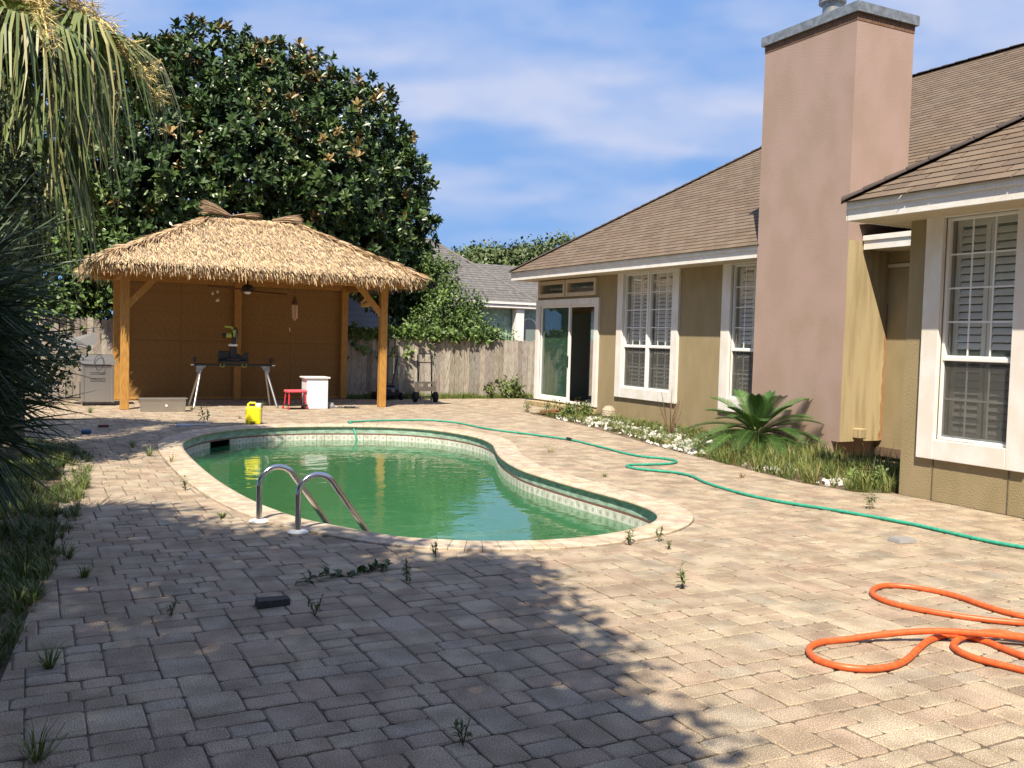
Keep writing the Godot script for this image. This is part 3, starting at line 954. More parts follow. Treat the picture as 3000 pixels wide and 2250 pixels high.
	wsub("cap_board", nk, M.bare_wood, ch)
	var fu := B.new()
	fu.lathe([Vector2(0.24, 0), Vector2(0.24, 0.14), Vector2(0.15, 0.17), Vector2(0.15, 0.36), Vector2(0.21, 0.36), Vector2(0.21, 0.42), Vector2(0.15, 0.42), Vector2(0.15, 0.46), Vector2(0.25, 0.48), Vector2(0.25, 0.66), Vector2(0.0, 0.72)], Vector3(11.25, 6.73, -11.15), 20)
	wsub("flue", fu, M.galvanised, ch)
	# ---------- roof
	var rb := B.new()
	var m := 0.675
	var ex := 10.8
	var ey := 3.37
	var zf := -21.2
	var rx := 17.1
	var ry := ey + m * (rx - ex)
	var hz := zf + (rx - ex)
	var xr := 11.0
	var yr := ey + m * (xr - ex)
	rb.quad(Vector3(xr, yr, 4.0), Vector3(rx, ry, 4.0), Vector3(rx, ry, hz), Vector3(xr, yr, zf + xr - ex))
	rb.quad(Vector3(ex - 0.055, ey - 0.055 * m, -12.06), Vector3(xr, yr, -12.06), Vector3(xr, yr, zf + xr - ex), Vector3(ex - 0.055, ey - 0.055 * m, zf - 0.055))
	rb.tri(Vector3(ex, ey, zf), Vector3(rx, ry, hz), Vector3(rx * 2 - ex, ey, zf))
	rb.quad(Vector3(rx, ry, 4.0), Vector3(rx * 2 - ex, ey, 4.0), Vector3(rx * 2 - ex, ey, zf), Vector3(rx, ry, hz))
	var wx := 8.25
	var wz := -7.83
	var L := 6.0
	rb.quad(Vector3(wx - 0.055, ey - 0.03 - 0.055 * m, 4.0), Vector3(wx + L, ey - 0.03 + m * L, 4.0), Vector3(wx + L, ey - 0.03 + m * L, wz + L), Vector3(wx - 0.055, ey - 0.03 - 0.055 * m, wz - 0.055))
	rb.tri(Vector3(wx, ey - 0.03, wz), Vector3(wx + L, ey - 0.03 + m * L, wz + L), Vector3(wx + L, ey - 0.03, wz))
	var roof := wpart("roof", rb, M.cap_shingle, hs)
	var items := []
	var upv := Vector3(1, m, 0).normalized()
	var expo := 0.145
	var keep_main := func(c: Vector3) -> bool:
		var t := c.x - ex
		if c.z < zf + t + 0.02 or c.z > 1.0 or c.x > rx: return false
		if c.x < 11.02 and c.z > -10.7: return false
		if c.x < 11.93 and c.x > 10.6 and c.z > -12.07 and c.z < -10.17: return false
		if c.z > wz + 0.2 and c.x < wx + (c.z - wz) + 0.2: return false
		return true
	shingle_field(roof, Vector3(ex - 0.06, ey - 0.06 * m, zf), Vector3(0, 0, 1), upv, keep_main, 76, 53, 0.295, expo, items, null, [])
	var keep_wing := func(c: Vector3) -> bool: return c.z > wz + (c.x - wx) + 0.02 and c.z < -1.5 and c.x < wx + 4.0
	shingle_field(roof, Vector3(wx - 0.06, ey - 0.03 - 0.06 * m, wz), Vector3(0, 0, 1), upv, keep_wing, 30, 33, 0.295, expo, items, null, [])
	var sh := B.new()
	# a tab: thicker at its lower edge (local z points down the slope)
	var tw := 0.142
	var P := [Vector3(-tw, -0.012, 0.073), Vector3(tw, -0.012, 0.073), Vector3(tw, -0.012, -0.085), Vector3(-tw, -0.012, -0.085), Vector3(-tw, 0.003, 0.073), Vector3(tw, 0.003, 0.073), Vector3(tw, -0.008, -0.085), Vector3(-tw, -0.008, -0.085)]
	sh.hexa(P)
	var shm := sh.mesh()
	items.sort_custom(func(a, b): return a[0] < b[0])
	var tones := [Color(1, 1, 1), Color(0.88, 0.86, 0.84), Color(1.06, 1.04, 1.0), Color(0.95, 0.90, 0.86), Color(0.80, 0.78, 0.77)]
	var sm5 := []
	for k in 5:
		var c: Color = tones[k]
		sm5.append(mat("shingle_%d" % k, Color(0.230 * c.r, 0.182 * c.g, 0.141 * c.b).linear_to_srgb(), 0.92, {"tex": T.speck, "scale": Vector3.ONE * 1.5, "bump": T.bfine, "depth": 0.4, "detail": T.warm, "dscale": Vector3.ONE * 0.35}))
	var rest := B.new()
	var done := 0
	for it in items:
		var xf: Transform3D = it[1]
		# local z must run down the slope
		if (xf.basis.z).y > 0: xf.basis = Basis(-xf.basis.x, xf.basis.y, -xf.basis.z)
		if done < 300 and in_view(Vector2(xf.origin.x, xf.origin.z), 29.5):
			var o := part("shingle", shm, sm5[it[2]], roof)
			o.transform = xf
			done += 1
		else: rest.add(sh, xf, tones[it[2]])
	var ro := part("shingles_beyond", rest, M.shingle, roof)
	ro.set_meta("kind", "stuff")
	# hip caps
	for run in [[Vector3(ex - 0.03, ey + 0.01, zf - 0.03), Vector3(rx, ry + 0.03, hz), 46], [Vector3(wx - 0.04, ey - 0.02, wz - 0.04), Vector3(wx + 4.2, ey + m * 4.2 - 0.005, wz + 4.2), 27], [Vector3(rx, ry + 0.03, hz), Vector3(rx, ry + 0.03, 3.5), 60]]:
		for k in run[2]:
			var a: Vector3 = run[0].lerp(run[1], float(k) / run[2])
			var e: Vector3 = run[0].lerp(run[1], (k + 1.12) / run[2])
			var d := (e - a).normalized()
			var s := d.cross(Vector3.UP).normalized()
			var b := B.new()
			b.col = Color.WHITE * rf(0.8, 1.15)
			var lo := 0.028
			var hi := 0.012
			var dn := Vector3.DOWN
			for sg in [-1.0, 1.0]:
				var p := [a + Vector3.UP * lo, a + s * sg * 0.13 + dn * 0.045 + Vector3.UP * lo, e + s * sg * 0.13 + dn * 0.045 + Vector3.UP * hi, e + Vector3.UP * hi]
				if sg > 0: b.quad(p[0], p[1], p[2], p[3])
				else: b.quad(p[3], p[2], p[1], p[0])
				var q := [a + Vector3.UP * (lo - 0.022), a + s * sg * 0.13 + dn * 0.045 + Vector3.UP * (lo - 0.022)]
				if sg > 0: b.quad(q[0], q[1], p[1], p[0])
				else: b.quad(p[0], p[1], q[1], q[0])
				if sg > 0: b.quad(q[1], q[1] + (e - a), p[2], p[1])
				else: b.quad(p[1], p[2], q[1] + (e - a), q[1])
			part("hip_cap", b, M.cap_shingle, roof)
	# ---------- eaves: fascia, trim board, soffit
	var fa := node("eaves", hs)
	for run in [[ex, zf + 0.02, -12.10, 0.0], [ex + 0.25, -10.12, -8.0, 0.0], [wx, wz + 0.02, 3.0, -0.03]]:
		var b := B.new()
		b.cbox(Vector3(run[0] + 0.015, 3.235 + run[3], (run[1] + run[2]) / 2), Vector3(0.03, 0.21, run[2] - run[1]), 0.003)
		wsub("fascia", b, M.white_paint, fa)
		var b2 := B.new()
		b2.cbox(Vector3(run[0] - 0.012, 3.30 + run[3], (run[1] + run[2]) / 2), Vector3(0.022, 0.075, run[2] - run[1] - 0.004), 0.003)
		wsub("drip_board", b2, M.white_paint, fa)
		var b3 := B.new()
		var back: float = 11.4 if run[0] > 10 and run[0] < 10.9 else (11.65 if run[0] > 10.9 else 8.85)
		b3.span(Vector3(run[0] + 0.031, 3.14 + run[3], run[1]), Vector3(back - 0.001, 3.16 + run[3], run[2]))
		wsub("soffit", b3, M.soffit, fa)
	# end eaves of the far hip and of the wing
	for run in [[ex + 0.03, 23.3, zf, 0.0], [wx + 0.03, 11.0, wz, -0.03]]:
		var b := B.new()
		b.cbox(Vector3((run[0] + run[1]) / 2, 3.235 + run[3], run[2] + 0.015), Vector3(run[1] - run[0] + 0.06, 0.21, 0.03), 0.003)
		wsub("fascia", b, M.white_paint, fa)
		var b3 := B.new()
		b3.span(Vector3(run[0], 3.142 + run[3], run[2] + 0.031), Vector3(run[1], 3.162 + run[3], run[2] + 0.40))
		wsub("soffit", b3, M.soffit, fa)
	# torn bit of drip edge at the wing
	var tb := B.new()
	tb.strip([Vector3(8.215, 3.31, -6.98), Vector3(8.19, 3.29, -7.02), Vector3(8.185, 3.25, -7.06)], [0.012, 0.012, 0.003], Vector3(0, 0.3, 0.95))
	wsub("torn_edge", tb, M.white_paint, fa)

func straw_row(b: B, a: Vector3, e: Vector3, down: Vector3, nrm: Vector3, dens: float, ln: float, sag: float, spread := 0.25) -> void:
	# straws rooted on the line a-e, running down the slope
	var along := (e - a).normalized()
	var cnt := int(a.distance_to(e) * dens)
	for k in cnt:
		var p := a.lerp(e, rng.randf()) + nrm * rf(0.0, 0.02) + down * rf(-0.09, 0.09)
		var d := (down + along * rf(-spread, spread) + nrm * rf(0.02, 0.26)).normalized()
		var l := ln * rf(0.7, 1.25)
		var s := along.rotated(d, rf(-0.6, 0.6))
		var w := rf(0.006, 0.013)
		var t := rf(0.58, 1.10)
		if rng.randf() < 0.28: t *= rf(0.3, 0.6)
		b.col = Color(t, t * rf(0.92, 1.02), t * rf(0.78, 1.05))
		b.strip([p, p + d * l * 0.6, p + d * l + Vector3.DOWN * sag * rf(0.4, 1.2)], [w, w * 0.9, w * 0.25], s)

func fan_tuft(b: B, p: Vector3, dir: Vector3, nrm: Vector3, ln: float, ang: float, cnt: int) -> void:
	for k in cnt:
		var d := dir.rotated(nrm, rf(-ang, ang)) + nrm * rf(-0.05, 0.22)
		d = d.normalized()
		var l := ln * rf(0.7, 1.15)
		var s := d.cross(nrm).normalized().rotated(d, rf(-0.7, 0.7))
		var w := rf(0.006, 0.012)
		var t := rf(0.55, 1.08)
		b.col = Color(t, t * rf(0.9, 1.0), t * rf(0.75, 1.0))
		var q := p + rv() * 0.03
		b.strip([q, q + d * l * 0.6, q + d * l + Vector3.DOWN * 0.03], [w, w * 0.9, w * 0.2], s)

func build_gazebo() -> void:
	rng.seed = 33
	var g := thing("thatched_gazebo", "stained wood gazebo with a shaggy straw thatch roof behind the pool", "gazebo", Vector3(4.45, 0, -22))
	for q in [Vector2(1.68, -20.58), Vector2(7.20, -20.58), Vector2(1.74, -23.36), Vector2(4.45, -23.36), Vector2(7.12, -23.36)]:
		var b := B.new()
		b.cbox(Vector3(q.x, 1.45, q.y), Vector3(0.165, 2.9, 0.165), 0.008)
		wpart("post", b, M.stained_wood, g)
	for q in [[Vector3(1.2, 2.86, -20.58), Vector3(7.75, 2.86, -20.58)], [Vector3(1.2, 2.86, -23.36), Vector3(7.75, 2.86, -23.36)]]:
		var b := B.new()
		b.cbox((q[0] + q[1]) / 2, Vector3(q[1].x - q[0].x, 0.2, 0.12), 0.006)
		wpart("beam", b, M.stained_wood, g)
	for x in [1.70, 7.18]:
		var b := B.new()
		b.cbox(Vector3(x, 2.83, -21.97), Vector3(0.11, 0.18, 2.65), 0.006)
		wpart("beam", b, M.stained_wood, g)
	for s in [-1.0, 1.0]:
		var x0: float = 1.74 if s < 0 else 7.14
		var x1: float = x0 + (0.58 if s < 0 else -0.58)
		var b := B.new()
		var a := Vector3(x0, 2.14, -20.55)
		var e := Vector3(x1, 2.80, -20.55)
		var d := (e - a).normalized()
		b.cbox((a + e) / 2, Vector3(a.distance_to(e) + 0.16, 0.13, 0.06), 0.005, Basis(d, Vector3(-d.y, d.x, 0), Vector3.BACK))
		wpart("brace", b, M.stained_wood, g)
	# back wall of sheets, with a gap at each joint
	for i in 4:
		for j in 2:
			var b := B.new()
			var x0 := 1.84 + i * 1.315
			b.cbox(Vector3(x0 + 0.655, 0.72 + j * 1.36, -23.46), Vector3(1.311, 1.355, 0.018), 0.002)
			wpart("back_panel", b, M.back_panel, g)
	var bk := B.new()
	bk.span(Vector3(1.80, 0.02, -23.50), Vector3(7.12, 2.9, -23.475))
	wpart("backing_board", bk, M.stained_wood, g)
	var sl := B.new()
	sl.cbox(Vector3(4.45, 0.03, -23.44), Vector3(5.3, 0.06, 0.06), 0.004)
	wpart("sill_board", sl, M.stained_wood, g)
	# roof deck
	var ey := 2.98
	var E := [Vector3(1.15, ey, -19.85), Vector3(7.78, ey, -19.85), Vector3(7.78, ey, -24.15), Vector3(1.15, ey, -24.15)]
	var R0 := Vector3(3.62, 4.16, -22.0)
	var R1 := Vector3(5.45, 4.16, -22.0)
	var dk := B.new()
	dk.quad(E[0], E[1], R1, R0); dk.quad(E[2], E[3], R0, R1); dk.tri(E[1], E[2], R1); dk.tri(E[3], E[0], R0)
	var lo := Vector3(0, -0.05, 0)
	dk.quad(R0 + lo, R1 + lo, E[1] + lo, E[0] + lo); dk.quad(R1 + lo, R0 + lo, E[3] + lo, E[2] + lo)
	dk.tri(R1 + lo, E[2] + lo, E[1] + lo); dk.tri(R0 + lo, E[0] + lo, E[3] + lo)
	for i in 4:
		var j := (i + 1) % 4
		dk.quad(E[i] + lo, E[j] + lo, E[j], E[i])
	wpart("roof_deck", dk, M.stained_wood, g)
	var st := B.new()
	var faces := [[E[0], E[1], R0, R1], [E[1], E[2], R1, R1], [E[2], E[3], R1, R0], [E[3], E[0], R0, R0]]
	for fc in faces:
		var mid_lo: Vector3 = (fc[0] + fc[1]) / 2
		var mid_hi: Vector3 = (fc[2] + fc[3]) / 2
		var dn := (mid_lo - mid_hi).normalized()
		var al := ((fc[1] - fc[0]) as Vector3).normalized()
		dn = (dn - al * dn.dot(al)).normalized()
		var nr := al.cross(-dn).normalized()
		if nr.y < 0: nr = -nr
		var rows := 22
		for r in rows:
			var f := (r + 0.55) / rows
			var a: Vector3 = fc[0].lerp(fc[2], f) + nr * rf(0.015, 0.035)
			var e: Vector3 = fc[1].lerp(fc[3], f) + nr * rf(0.015, 0.035)
			straw_row(st, a, e, dn, nr, 175.0 if fc[0].z > -20 or fc == faces[3] or fc == faces[1] else 70.0, 0.27, 0.02)
		# the fringe hanging over the eave
		for k in 2: straw_row(st, fc[0] + nr * 0.02 - dn * 0.05 + Vector3(0, 0.01, 0), fc[1] + nr * 0.02 - dn * 0.05 + Vector3(0, 0.01, 0), (dn + Vector3.DOWN * (0.35 + 0.8 * k)).normalized(), nr, 130.0, 0.28, 0.05, 0.16)
	# tufts down each hip
	for h in [[E[0], R0], [E[1], R1], [E[2], R1], [E[3], R0]]:
		var d: Vector3 = (h[0] - h[1]).normalized()
		var nn := (Vector3.UP - d * d.y).normalized()
		for k in 10:
			var p: Vector3 = h[1].lerp(h[0], k / 9.6) + nn * 0.04
			fan_tuft(st, p, d, nn, 0.42, 0.75, 150)
	# ridge: laid bundles
	for k in 26:
		var p := R0.lerp(R1, k / 25.0) + Vector3(0, 0.05, 0)
		for s in [-1.0, 1.0]: fan_tuft(st, p, Vector3(rf(-0.4, 0.4), -0.45, s).normalized(), Vector3(0, 0.9, s * 0.45).normalized(), 0.34, 0.3, 60)
	wpart("thatch", st, M.straw, g).set_meta("kind", "stuff")
	var rt := B.new()
	fan_tuft(rt, R0 + Vector3(0.35, 0.10, 0.1), Vector3(-0.97, 0.24, 0).normalized(), Vector3(0.2, 0.6, 0.75).normalized(), 0.62, 0.30, 220)
	fan_tuft(rt, R0 + Vector3(0.4, 0.1, 0), Vector3(1, 0.0, 0.1), Vector3(0, 1, 0.2).normalized(), 0.6, 0.12, 80)
	fan_tuft(rt, R1 + Vector3(-0.5, 0.08, 0.1), Vector3(0.98, 0.10, 0).normalized(), Vector3(0, 0.6, 0.8).normalized(), 0.6, 0.2, 180)
	rt.c = PackedColorArray(Array(rt.c).map(func(q): return Color(q.r * 0.55, q.g * 0.5, q.b * 0.5)))
	wpart("ridge_tuft", rt, M.straw, g)

	# ---------- ceiling fan
	var f := thing("ceiling_fan", "dark ceiling fan with a small white light hanging under the thatch", "fan", Vector3(4.39, 2.62, -21.9))
	var b := B.new()
	b.lathe([Vector2(0.0, -0.05), Vector2(0.09, -0.05), Vector2(0.13, -0.01), Vector2(0.13, 0.07), Vector2(0.08, 0.11), Vector2(0.02, 0.12), Vector2(0.02, 0.40), Vector2(0.0, 0.40)], Vector3.ZERO, 18)
	part("motor", b, M.black_metal, f)
	var gl := B.new()
	gl.lathe([Vector2(0.0, -0.11), Vector2(0.05, -0.10), Vector2(0.08, -0.07), Vector2(0.085, -0.05), Vector2(0.0, -0.05)], Vector3.ZERO, 18)
	part("light_bowl", gl, M.white_plastic, f)
	for k in 4:
		var an := 0.06 + k * PI / 2
		var bl := B.new()
		var d := Vector3(cos(an), 0, sin(an))
		bl.cbox(d * 0.50 + Vector3(0, -0.01 - d.x * 0.04, 0), Vector3(0.78, 0.010, 0.13), 0.003, Basis(Vector3.UP, -an) * Basis(Vector3.RIGHT, 0.2) * Basis(Vector3.BACK, -0.05 * cos(an)))
		part("blade", bl, M.dark_wood, f)
	# ---------- wind chimes
	var wc := thing("wind_chime", "wind chime of pale bamboo tubes hanging from the thatch edge", "wind chime", Vector3(5.25, 2.30, -21.0))
	var cd := B.new()
	cd.tube([Vector3(0, 0.50, 0), Vector3(0, 0.18, 0)], 0.003, 5)
	cd.tube([Vector3(0, 0.0, 0), Vector3(-0.03, -0.30, 0), Vector3(-0.09, -0.52, 0)], 0.002, 5)
	part("cord", cd, M.dead_twig, wc)
	var tp := B.new()
	tp.lathe([Vector2(0.075, 0.0), Vector2(0.07, 0.03), Vector2(0.02, 0.17), Vector2(0.0, 0.19)], Vector3.ZERO, 10)
	tp.lathe([Vector2(0.0, 0.0), Vector2(0.075, 0.0)], Vector3.ZERO, 10)
	part("top_cap", tp, M.dark_wood, wc)
	for k in 6:
		var an := TAU * k / 6
		var q := B.new()
		var p := Vector3(cos(an) * 0.055, -0.02, sin(an) * 0.055)
		q.tube([p, p + Vector3(0.01, -0.28 - 0.03 * (k % 3), 0)], 0.012, 8)
		part("tube", q, M.bamboo, wc)
	var cl := B.new()
	cl.cbox(Vector3(-0.10, -0.57, 0), Vector3(0.022, 0.09, 0.006), 0.002)
	part("clapper", cl, M.bamboo, wc)
	var sc := thing("shell_chime", "short string of cream seashells hanging beside the ceiling fan", "shell chime", Vector3(3.52, 2.73, -21.0))
	var c2 := B.new()
	c2.tube([Vector3(0, 0.1, 0), Vector3(0, 0, 0), Vector3(-0.05, -0.12, 0), Vector3(-0.05, -0.25, 0)], 0.004, 5)
	c2.tube([Vector3(0, 0, 0), Vector3(0.05, -0.2, 0), Vector3(0.06, -0.38, 0)], 0.004, 5)
	part("cord", c2, M.dead_twig, sc)
	for p in [Vector3(-0.055, -0.26, 0), Vector3(0.065, -0.40, 0), Vector3(0.035, -0.41, 0.02), Vector3(0.05, -0.22, 0)]:
		var q := B.new()
		q.lathe([Vector2(0.0, -0.04), Vector2(0.025, -0.03), Vector2(0.028, 0.0), Vector2(0.012, 0.03), Vector2(0.0, 0.04)], p, 8)
		part("shell", q, M.shell, sc)
	# ---------- bird house and feeder at the right side beam
	var bh := thing("bird_house", "yellow bird house with a dark red roof hanging beside the gazebo post", "bird house", Vector3(7.62, 2.37, -23.2))
	var w := B.new()
	w.prism(PackedVector2Array([Vector2(-0.11, 0), Vector2(0.11, 0), Vector2(0.11, 0.15), Vector2(0, 0.28), Vector2(-0.11, 0.15)]), 0.16, Transform3D(Basis(), Vector3(0, 0, -0.08)))
	part("body", w, M.yellow_house, bh)
	for s in [-1.0, 1.0]:
		var r := B.new()
		r.cbox(Vector3(s * 0.075, 0.235, 0), Vector3(0.21, 0.012, 0.22), 0.002, Basis(Vector3.BACK, -s * 0.86))
		part("roof", r, M.brown_red, bh)
	var hl := B.new()
	hl.lathe([Vector2(0.03, 0), Vector2(0.03, 0.004), Vector2(0, 0.004)], Vector3(0.0, 0.13, 0.081), 12, Basis(Vector3.RIGHT, PI / 2))
	hl.box(Vector3(-0.06, 0.09, 0.082), Vector3(0.05, 0.05, 0.004))
	part("entrance", hl, M.brown_red, bh)
	var wr := B.new()
	wr.tube([Vector3(0, 0.29, 0), Vector3(-0.2, 0.50, -0.1)], 0.003, 5)
	part("wire", wr, M.black_metal, bh)
	var fd := thing("bird_feeder", "small blue glass bird feeder with a dark tray below the bird house", "bird feeder", Vector3(7.80, 2.26, -23.15))
	var fb := B.new()
	fb.lathe([Vector2(0.035, 0.02), Vector2(0.045, 0.06), Vector2(0.045, 0.16), Vector2(0.02, 0.20), Vector2(0.018, 0.23), Vector2(0.0, 0.24)], Vector3.ZERO, 14)
	part("bottle", fb, M.blue_glass, fd)
	var ft := B.new()
	ft.lathe([Vector2(0.0, 0.0), Vector2(0.08, 0.0), Vector2(0.085, 0.02), Vector2(0.03, 0.025), Vector2(0.0, 0.025)], Vector3.ZERO, 14)
	part("tray", ft, M.black_plastic, fd)
	var fw := B.new()
	fw.tube([Vector3(0, 0.24, 0), Vector3(-0.3, 0.62, -0.1)], 0.003, 5)
	part("wire", fw, M.black_metal, fd)

func build_fences() -> void:
	rng.seed = 44
	for k in 2:
		var a: Vector2 = [Vector2(7.0, -23.76), Vector2(-5.0, -24.6)][k]
		var e: Vector2 = [Vector2(15.2, -23.42), Vector2(2.2, -24.6)][k]
		var hgt: float = [1.64, 1.90][k]
		var t := thing("wooden_fence", ["weathered grey picket fence between gazebo and house, vines on its top", "shaded grey board fence behind the gas grill"][k], "fence", Vector3(a.x, 0, a.y))
		var d := (e - a).normalized()
		var nrm := Vector3(-d.y, 0, d.x)
		if nrm.z < 0: nrm = -nrm
		var bas := Basis(Vector3(d.x, 0, d.y), Vector3.UP, nrm)
		var s := 0.0
		while s < a.distance_to(e):
			var w := rf(0.128, 0.142)
			var b := B.new()
			var tone := rf(0.58, 1.15)
			b.col = Color(tone, tone * rf(0.94, 1.0), tone * rf(0.88, 1.0))
			var h := hgt + rf(-0.03, 0.025)
			var c := 0.03
			b.prism(PackedVector2Array([Vector2(0, 0), Vector2(w, 0), Vector2(w, h - c), Vector2(w - c, h), Vector2(c, h), Vector2(0, h - c)]), 0.016, Transform3D(bas.rotated(nrm, rf(-0.006, 0.006)), Vector3(d.x * s, -0.02, d.y * s) + nrm * rf(-0.004, 0.006)))
			part("picket", b, M.picket, t)
			s += w + rf(0.006, 0.018)
		for y in [0.3, 1.3]:
			var b := B.new()
			b.box(Vector3(d.x, 0, d.y) * a.distance_to(e) / 2 + Vector3(0, y, 0) - nrm * 0.03, Vector3(a.distance_to(e), 0.085, 0.04), bas)
			part("rail", b, M.picket, t)

func build_neighbours() -> void:
	rng.seed = 55
	# ---------- grey-roofed house beyond the fence
	var h := thing("neighbour_house", "neighbouring house with grey shingle roof and pale teal walls beyond the fence", "house", Vector3(16, 0, -42))
	var w := B.new()
	w.span(Vector3(9.2, 0, -47), Vector3(20.4, 3.15, -38.6)); w.span(Vector3(20.45, 0, -46), Vector3(33, 3.15, -40.2))
	wpart("wall", w, M.teal_wall, h)
	var rf_ := B.new()
	var C := [Vector3(8.6, 3.3, -38.0), Vector3(20.95, 3.3, -38.0), Vector3(20.95, 3.3, -48.0), Vector3(8.6, 3.3, -48.0)]
	var K0 := Vector3(12.2, 6.42, -43)
	var K1 := Vector3(17.4, 6.42, -43)
	var slope := func(b: B, a: Vector3, e: Vector3, c: Vector3, d: Vector3, n: int) -> void:
		# courses from eave a-e to ridge d-c
		for k in n:
			var f0 := float(k) / n
			var f1 := float(k + 1) / n
			b.col = Color.WHITE * rf(0.85, 1.12)
			var up := Vector3(0, 0.03, 0)
			b.quad(a.lerp(d, f0) + up, e.lerp(c, f0) + up, e.lerp(c, f1), a.lerp(d, f1))
			b.quad(a.lerp(d, f0), e.lerp(c, f0), e.lerp(c, f0) + up, a.lerp(d, f0) + up)
	slope.call(rf_, C[0], C[1], K1, K0, 26)
	slope.call(rf_, C[1], C[2], K1, K1, 26)
	slope.call(rf_, C[3], C[0], K0, K0, 26)
	slope.call(rf_, C[2], C[3], K0, K1, 26)
	slope.call(rf_, Vector3(20.0, 3.3, -39.6), Vector3(33.5, 3.3, -39.6), Vector3(33.5, 5.6, -45), Vector3(17.2, 5.6, -45), 20)
	wpart("roof", rf_, M.grey_roof, h)
	for q in [[C[1], K1], [C[0], K0], [K0, K1]]:
		var b := B.new()
		b.tube([q[0], q[1]], 0.09, 6)
		wpart("hip_cap", b, M.grey_roof, h)
	for y in [[3.08, 0.13, 37.96], [3.24, 0.10, 37.90]]:
		var b := B.new()
		b.span(Vector3(8.6, y[0], -y[2]), Vector3(21.0, y[0] + y[1], -y[2] - 0.05))
		wpart("fascia", b, M.white_paint, h)
	var sf := B.new()
	sf.span(Vector3(8.6, 3.05, -38.6), Vector3(21, 3.075, -38.02))
	wpart("soffit", sf, M.soffit, h)
	var col := B.new()
	col.cbox(Vector3(19.93, 1.52, -38.3), Vector3(0.42, 3.04, 0.42), 0.02)
	wpart("porch_column", col, M.white_paint, h)
	var aw := B.new()
	var pts := PackedVector2Array([Vector2(-0.45, 0), Vector2(0.45, 0)])
	for k in 13: pts.append(Vector2(0.45 * cos(PI * k / 12), 1.3 + 0.45 * sin(PI * k / 12)))
	aw.prism(pts, 0.05, Transform3D(Basis(), Vector3(20.62, 0.9, -38.58)))
	var wi := wpart("arched_window", aw, M.white_paint, h)
	var ag := B.new()
	var p2 := PackedVector2Array()
	for p in pts: p2.append(Vector2(p.x * 0.82, 0.08 + p.y * 0.93))
	ag.prism(p2, 0.02, Transform3D(Basis(), Vector3(20.62, 0.9, -38.52)))
	part("pane", ag, M.dark_door, wi)
	var vp := B.new()
	vp.tube([Vector3(24.3, 5.4, -44.8), Vector3(24.3, 6.1, -44.8)], 0.12, 10)
	wpart("roof_vent", vp, M.white_plastic, h)
	# ---------- shed with lap siding
	var s := thing("neighbour_shed", "bluish white lap-sided shed glimpsed past the gazebo post", "shed", Vector3(9.5, 0, -31))
	var core := B.new()
	core.span(Vector3(8.4, 0, -33), Vector3(10.75, 3.5, -30.05))
	wpart("wall", core, M.siding, s)
	for k in 17:
		var b := B.new()
		var y := 0.1 + k * 0.2
		b.hexa([Vector3(8.38, y, -30.02), Vector3(10.77, y, -30.02), Vector3(10.77, y, -30.05), Vector3(8.38, y, -30.05), Vector3(8.38, y + 0.2, -30.04), Vector3(10.77, y + 0.2, -30.04), Vector3(10.77, y + 0.2, -30.05), Vector3(8.38, y + 0.2, -30.05)])
		wpart("siding_board", b, M.siding, s)
	var cbd := B.new()
	cbd.cbox(Vector3(10.76, 1.75, -30.0), Vector3(0.12, 3.5, 0.06), 0.006)
	wpart("corner_board", cbd, M.white_paint, s)
	var srf := B.new()
	srf.prism(PackedVector2Array([Vector2(-1.5, 0), Vector2(1.5, 0), Vector2(0, 0.9)]), 3.4, Transform3D(Basis(), Vector3(9.55, 3.5, -33.2)))
	wpart("roof", srf, M.grey_roof, s)

func leaf(b: B, p: Vector3, d: Vector3, up: Vector3, l: float, w: float, fold := 0.3, droop := 0.15) -> void:
	# pointed leaf folded along its midrib: 4 triangles
	var s := d.cross(up)
	if s.length() < 0.01: s = d.cross(Vector3.RIGHT)
	s = s.normalized()
	var n := s.cross(d).normalized()
	var m := p + d * l * 0.5
	var t := p + d * l - n * l * droop
	var a := m + s * w / 2 + n * w * fold
	var e := m - s * w / 2 + n * w * fold
	b.tri(p, a, m); b.tri(p, m, e); b.tri(m, a, t); b.tri(m, t, e)

func broad_leaf(b: B, p: Vector3, d: Vector3, up: Vector3, l: float, w: float, fold: float, droop: float) -> void:
	# oval leaf, widest past its middle, folded along the midrib
	var s := d.cross(up)
	if s.length() < 0.01: s = d.cross(Vector3.RIGHT)
	s = s.normalized()
	var n := s.cross(d).normalized()
	var m1 := p + d * l * 0.32
	var m2 := p + d * l * 0.70 - n * l * droop * 0.4
	var t := p + d * l - n * l * droop
	var f := n * w * fold
	var a1 := m1 + s * w * 0.36 + f * 0.7
	var e1 := m1 - s * w * 0.36 + f * 0.7
	var a2 := m2 + s * w * 0.46 + f
	var e2 := m2 - s * w * 0.46 + f
	b.tri(p, a1, m1); b.tri(p, m1, e1)
	b.quad(m1, a1, a2, m2); b.quad(e1, m1, m2, e2)
	b.tri(m2, a2, t); b.tri(m2, t, e2)

func cluster(cnt: int, l: float, w: float, flat: float, sd: int, stem := 0.3) -> B:
	# a rosette or spray of leaves round +y
	rng.seed = sd
	var b := B.new()
	for k in cnt:
		var an := TAU * k / cnt * 2.4 + rf(-0.3, 0.3)
		var el := rf(flat, 1.25)
		var d := Vector3(cos(an) * cos(el), sin(el), sin(an) * cos(el))
		var t := rf(0.75, 1.2)
		b.col = Color(t, t, t)
		broad_leaf(b, Vector3(rf(-0.02, 0.02), rf(0, stem) * l, rf(-0.02, 0.02)), d, Vector3.UP, l * rf(0.75, 1.15), w * rf(0.8, 1.2), rf(0.1, 0.35), rf(0.05, 0.3))
	return b

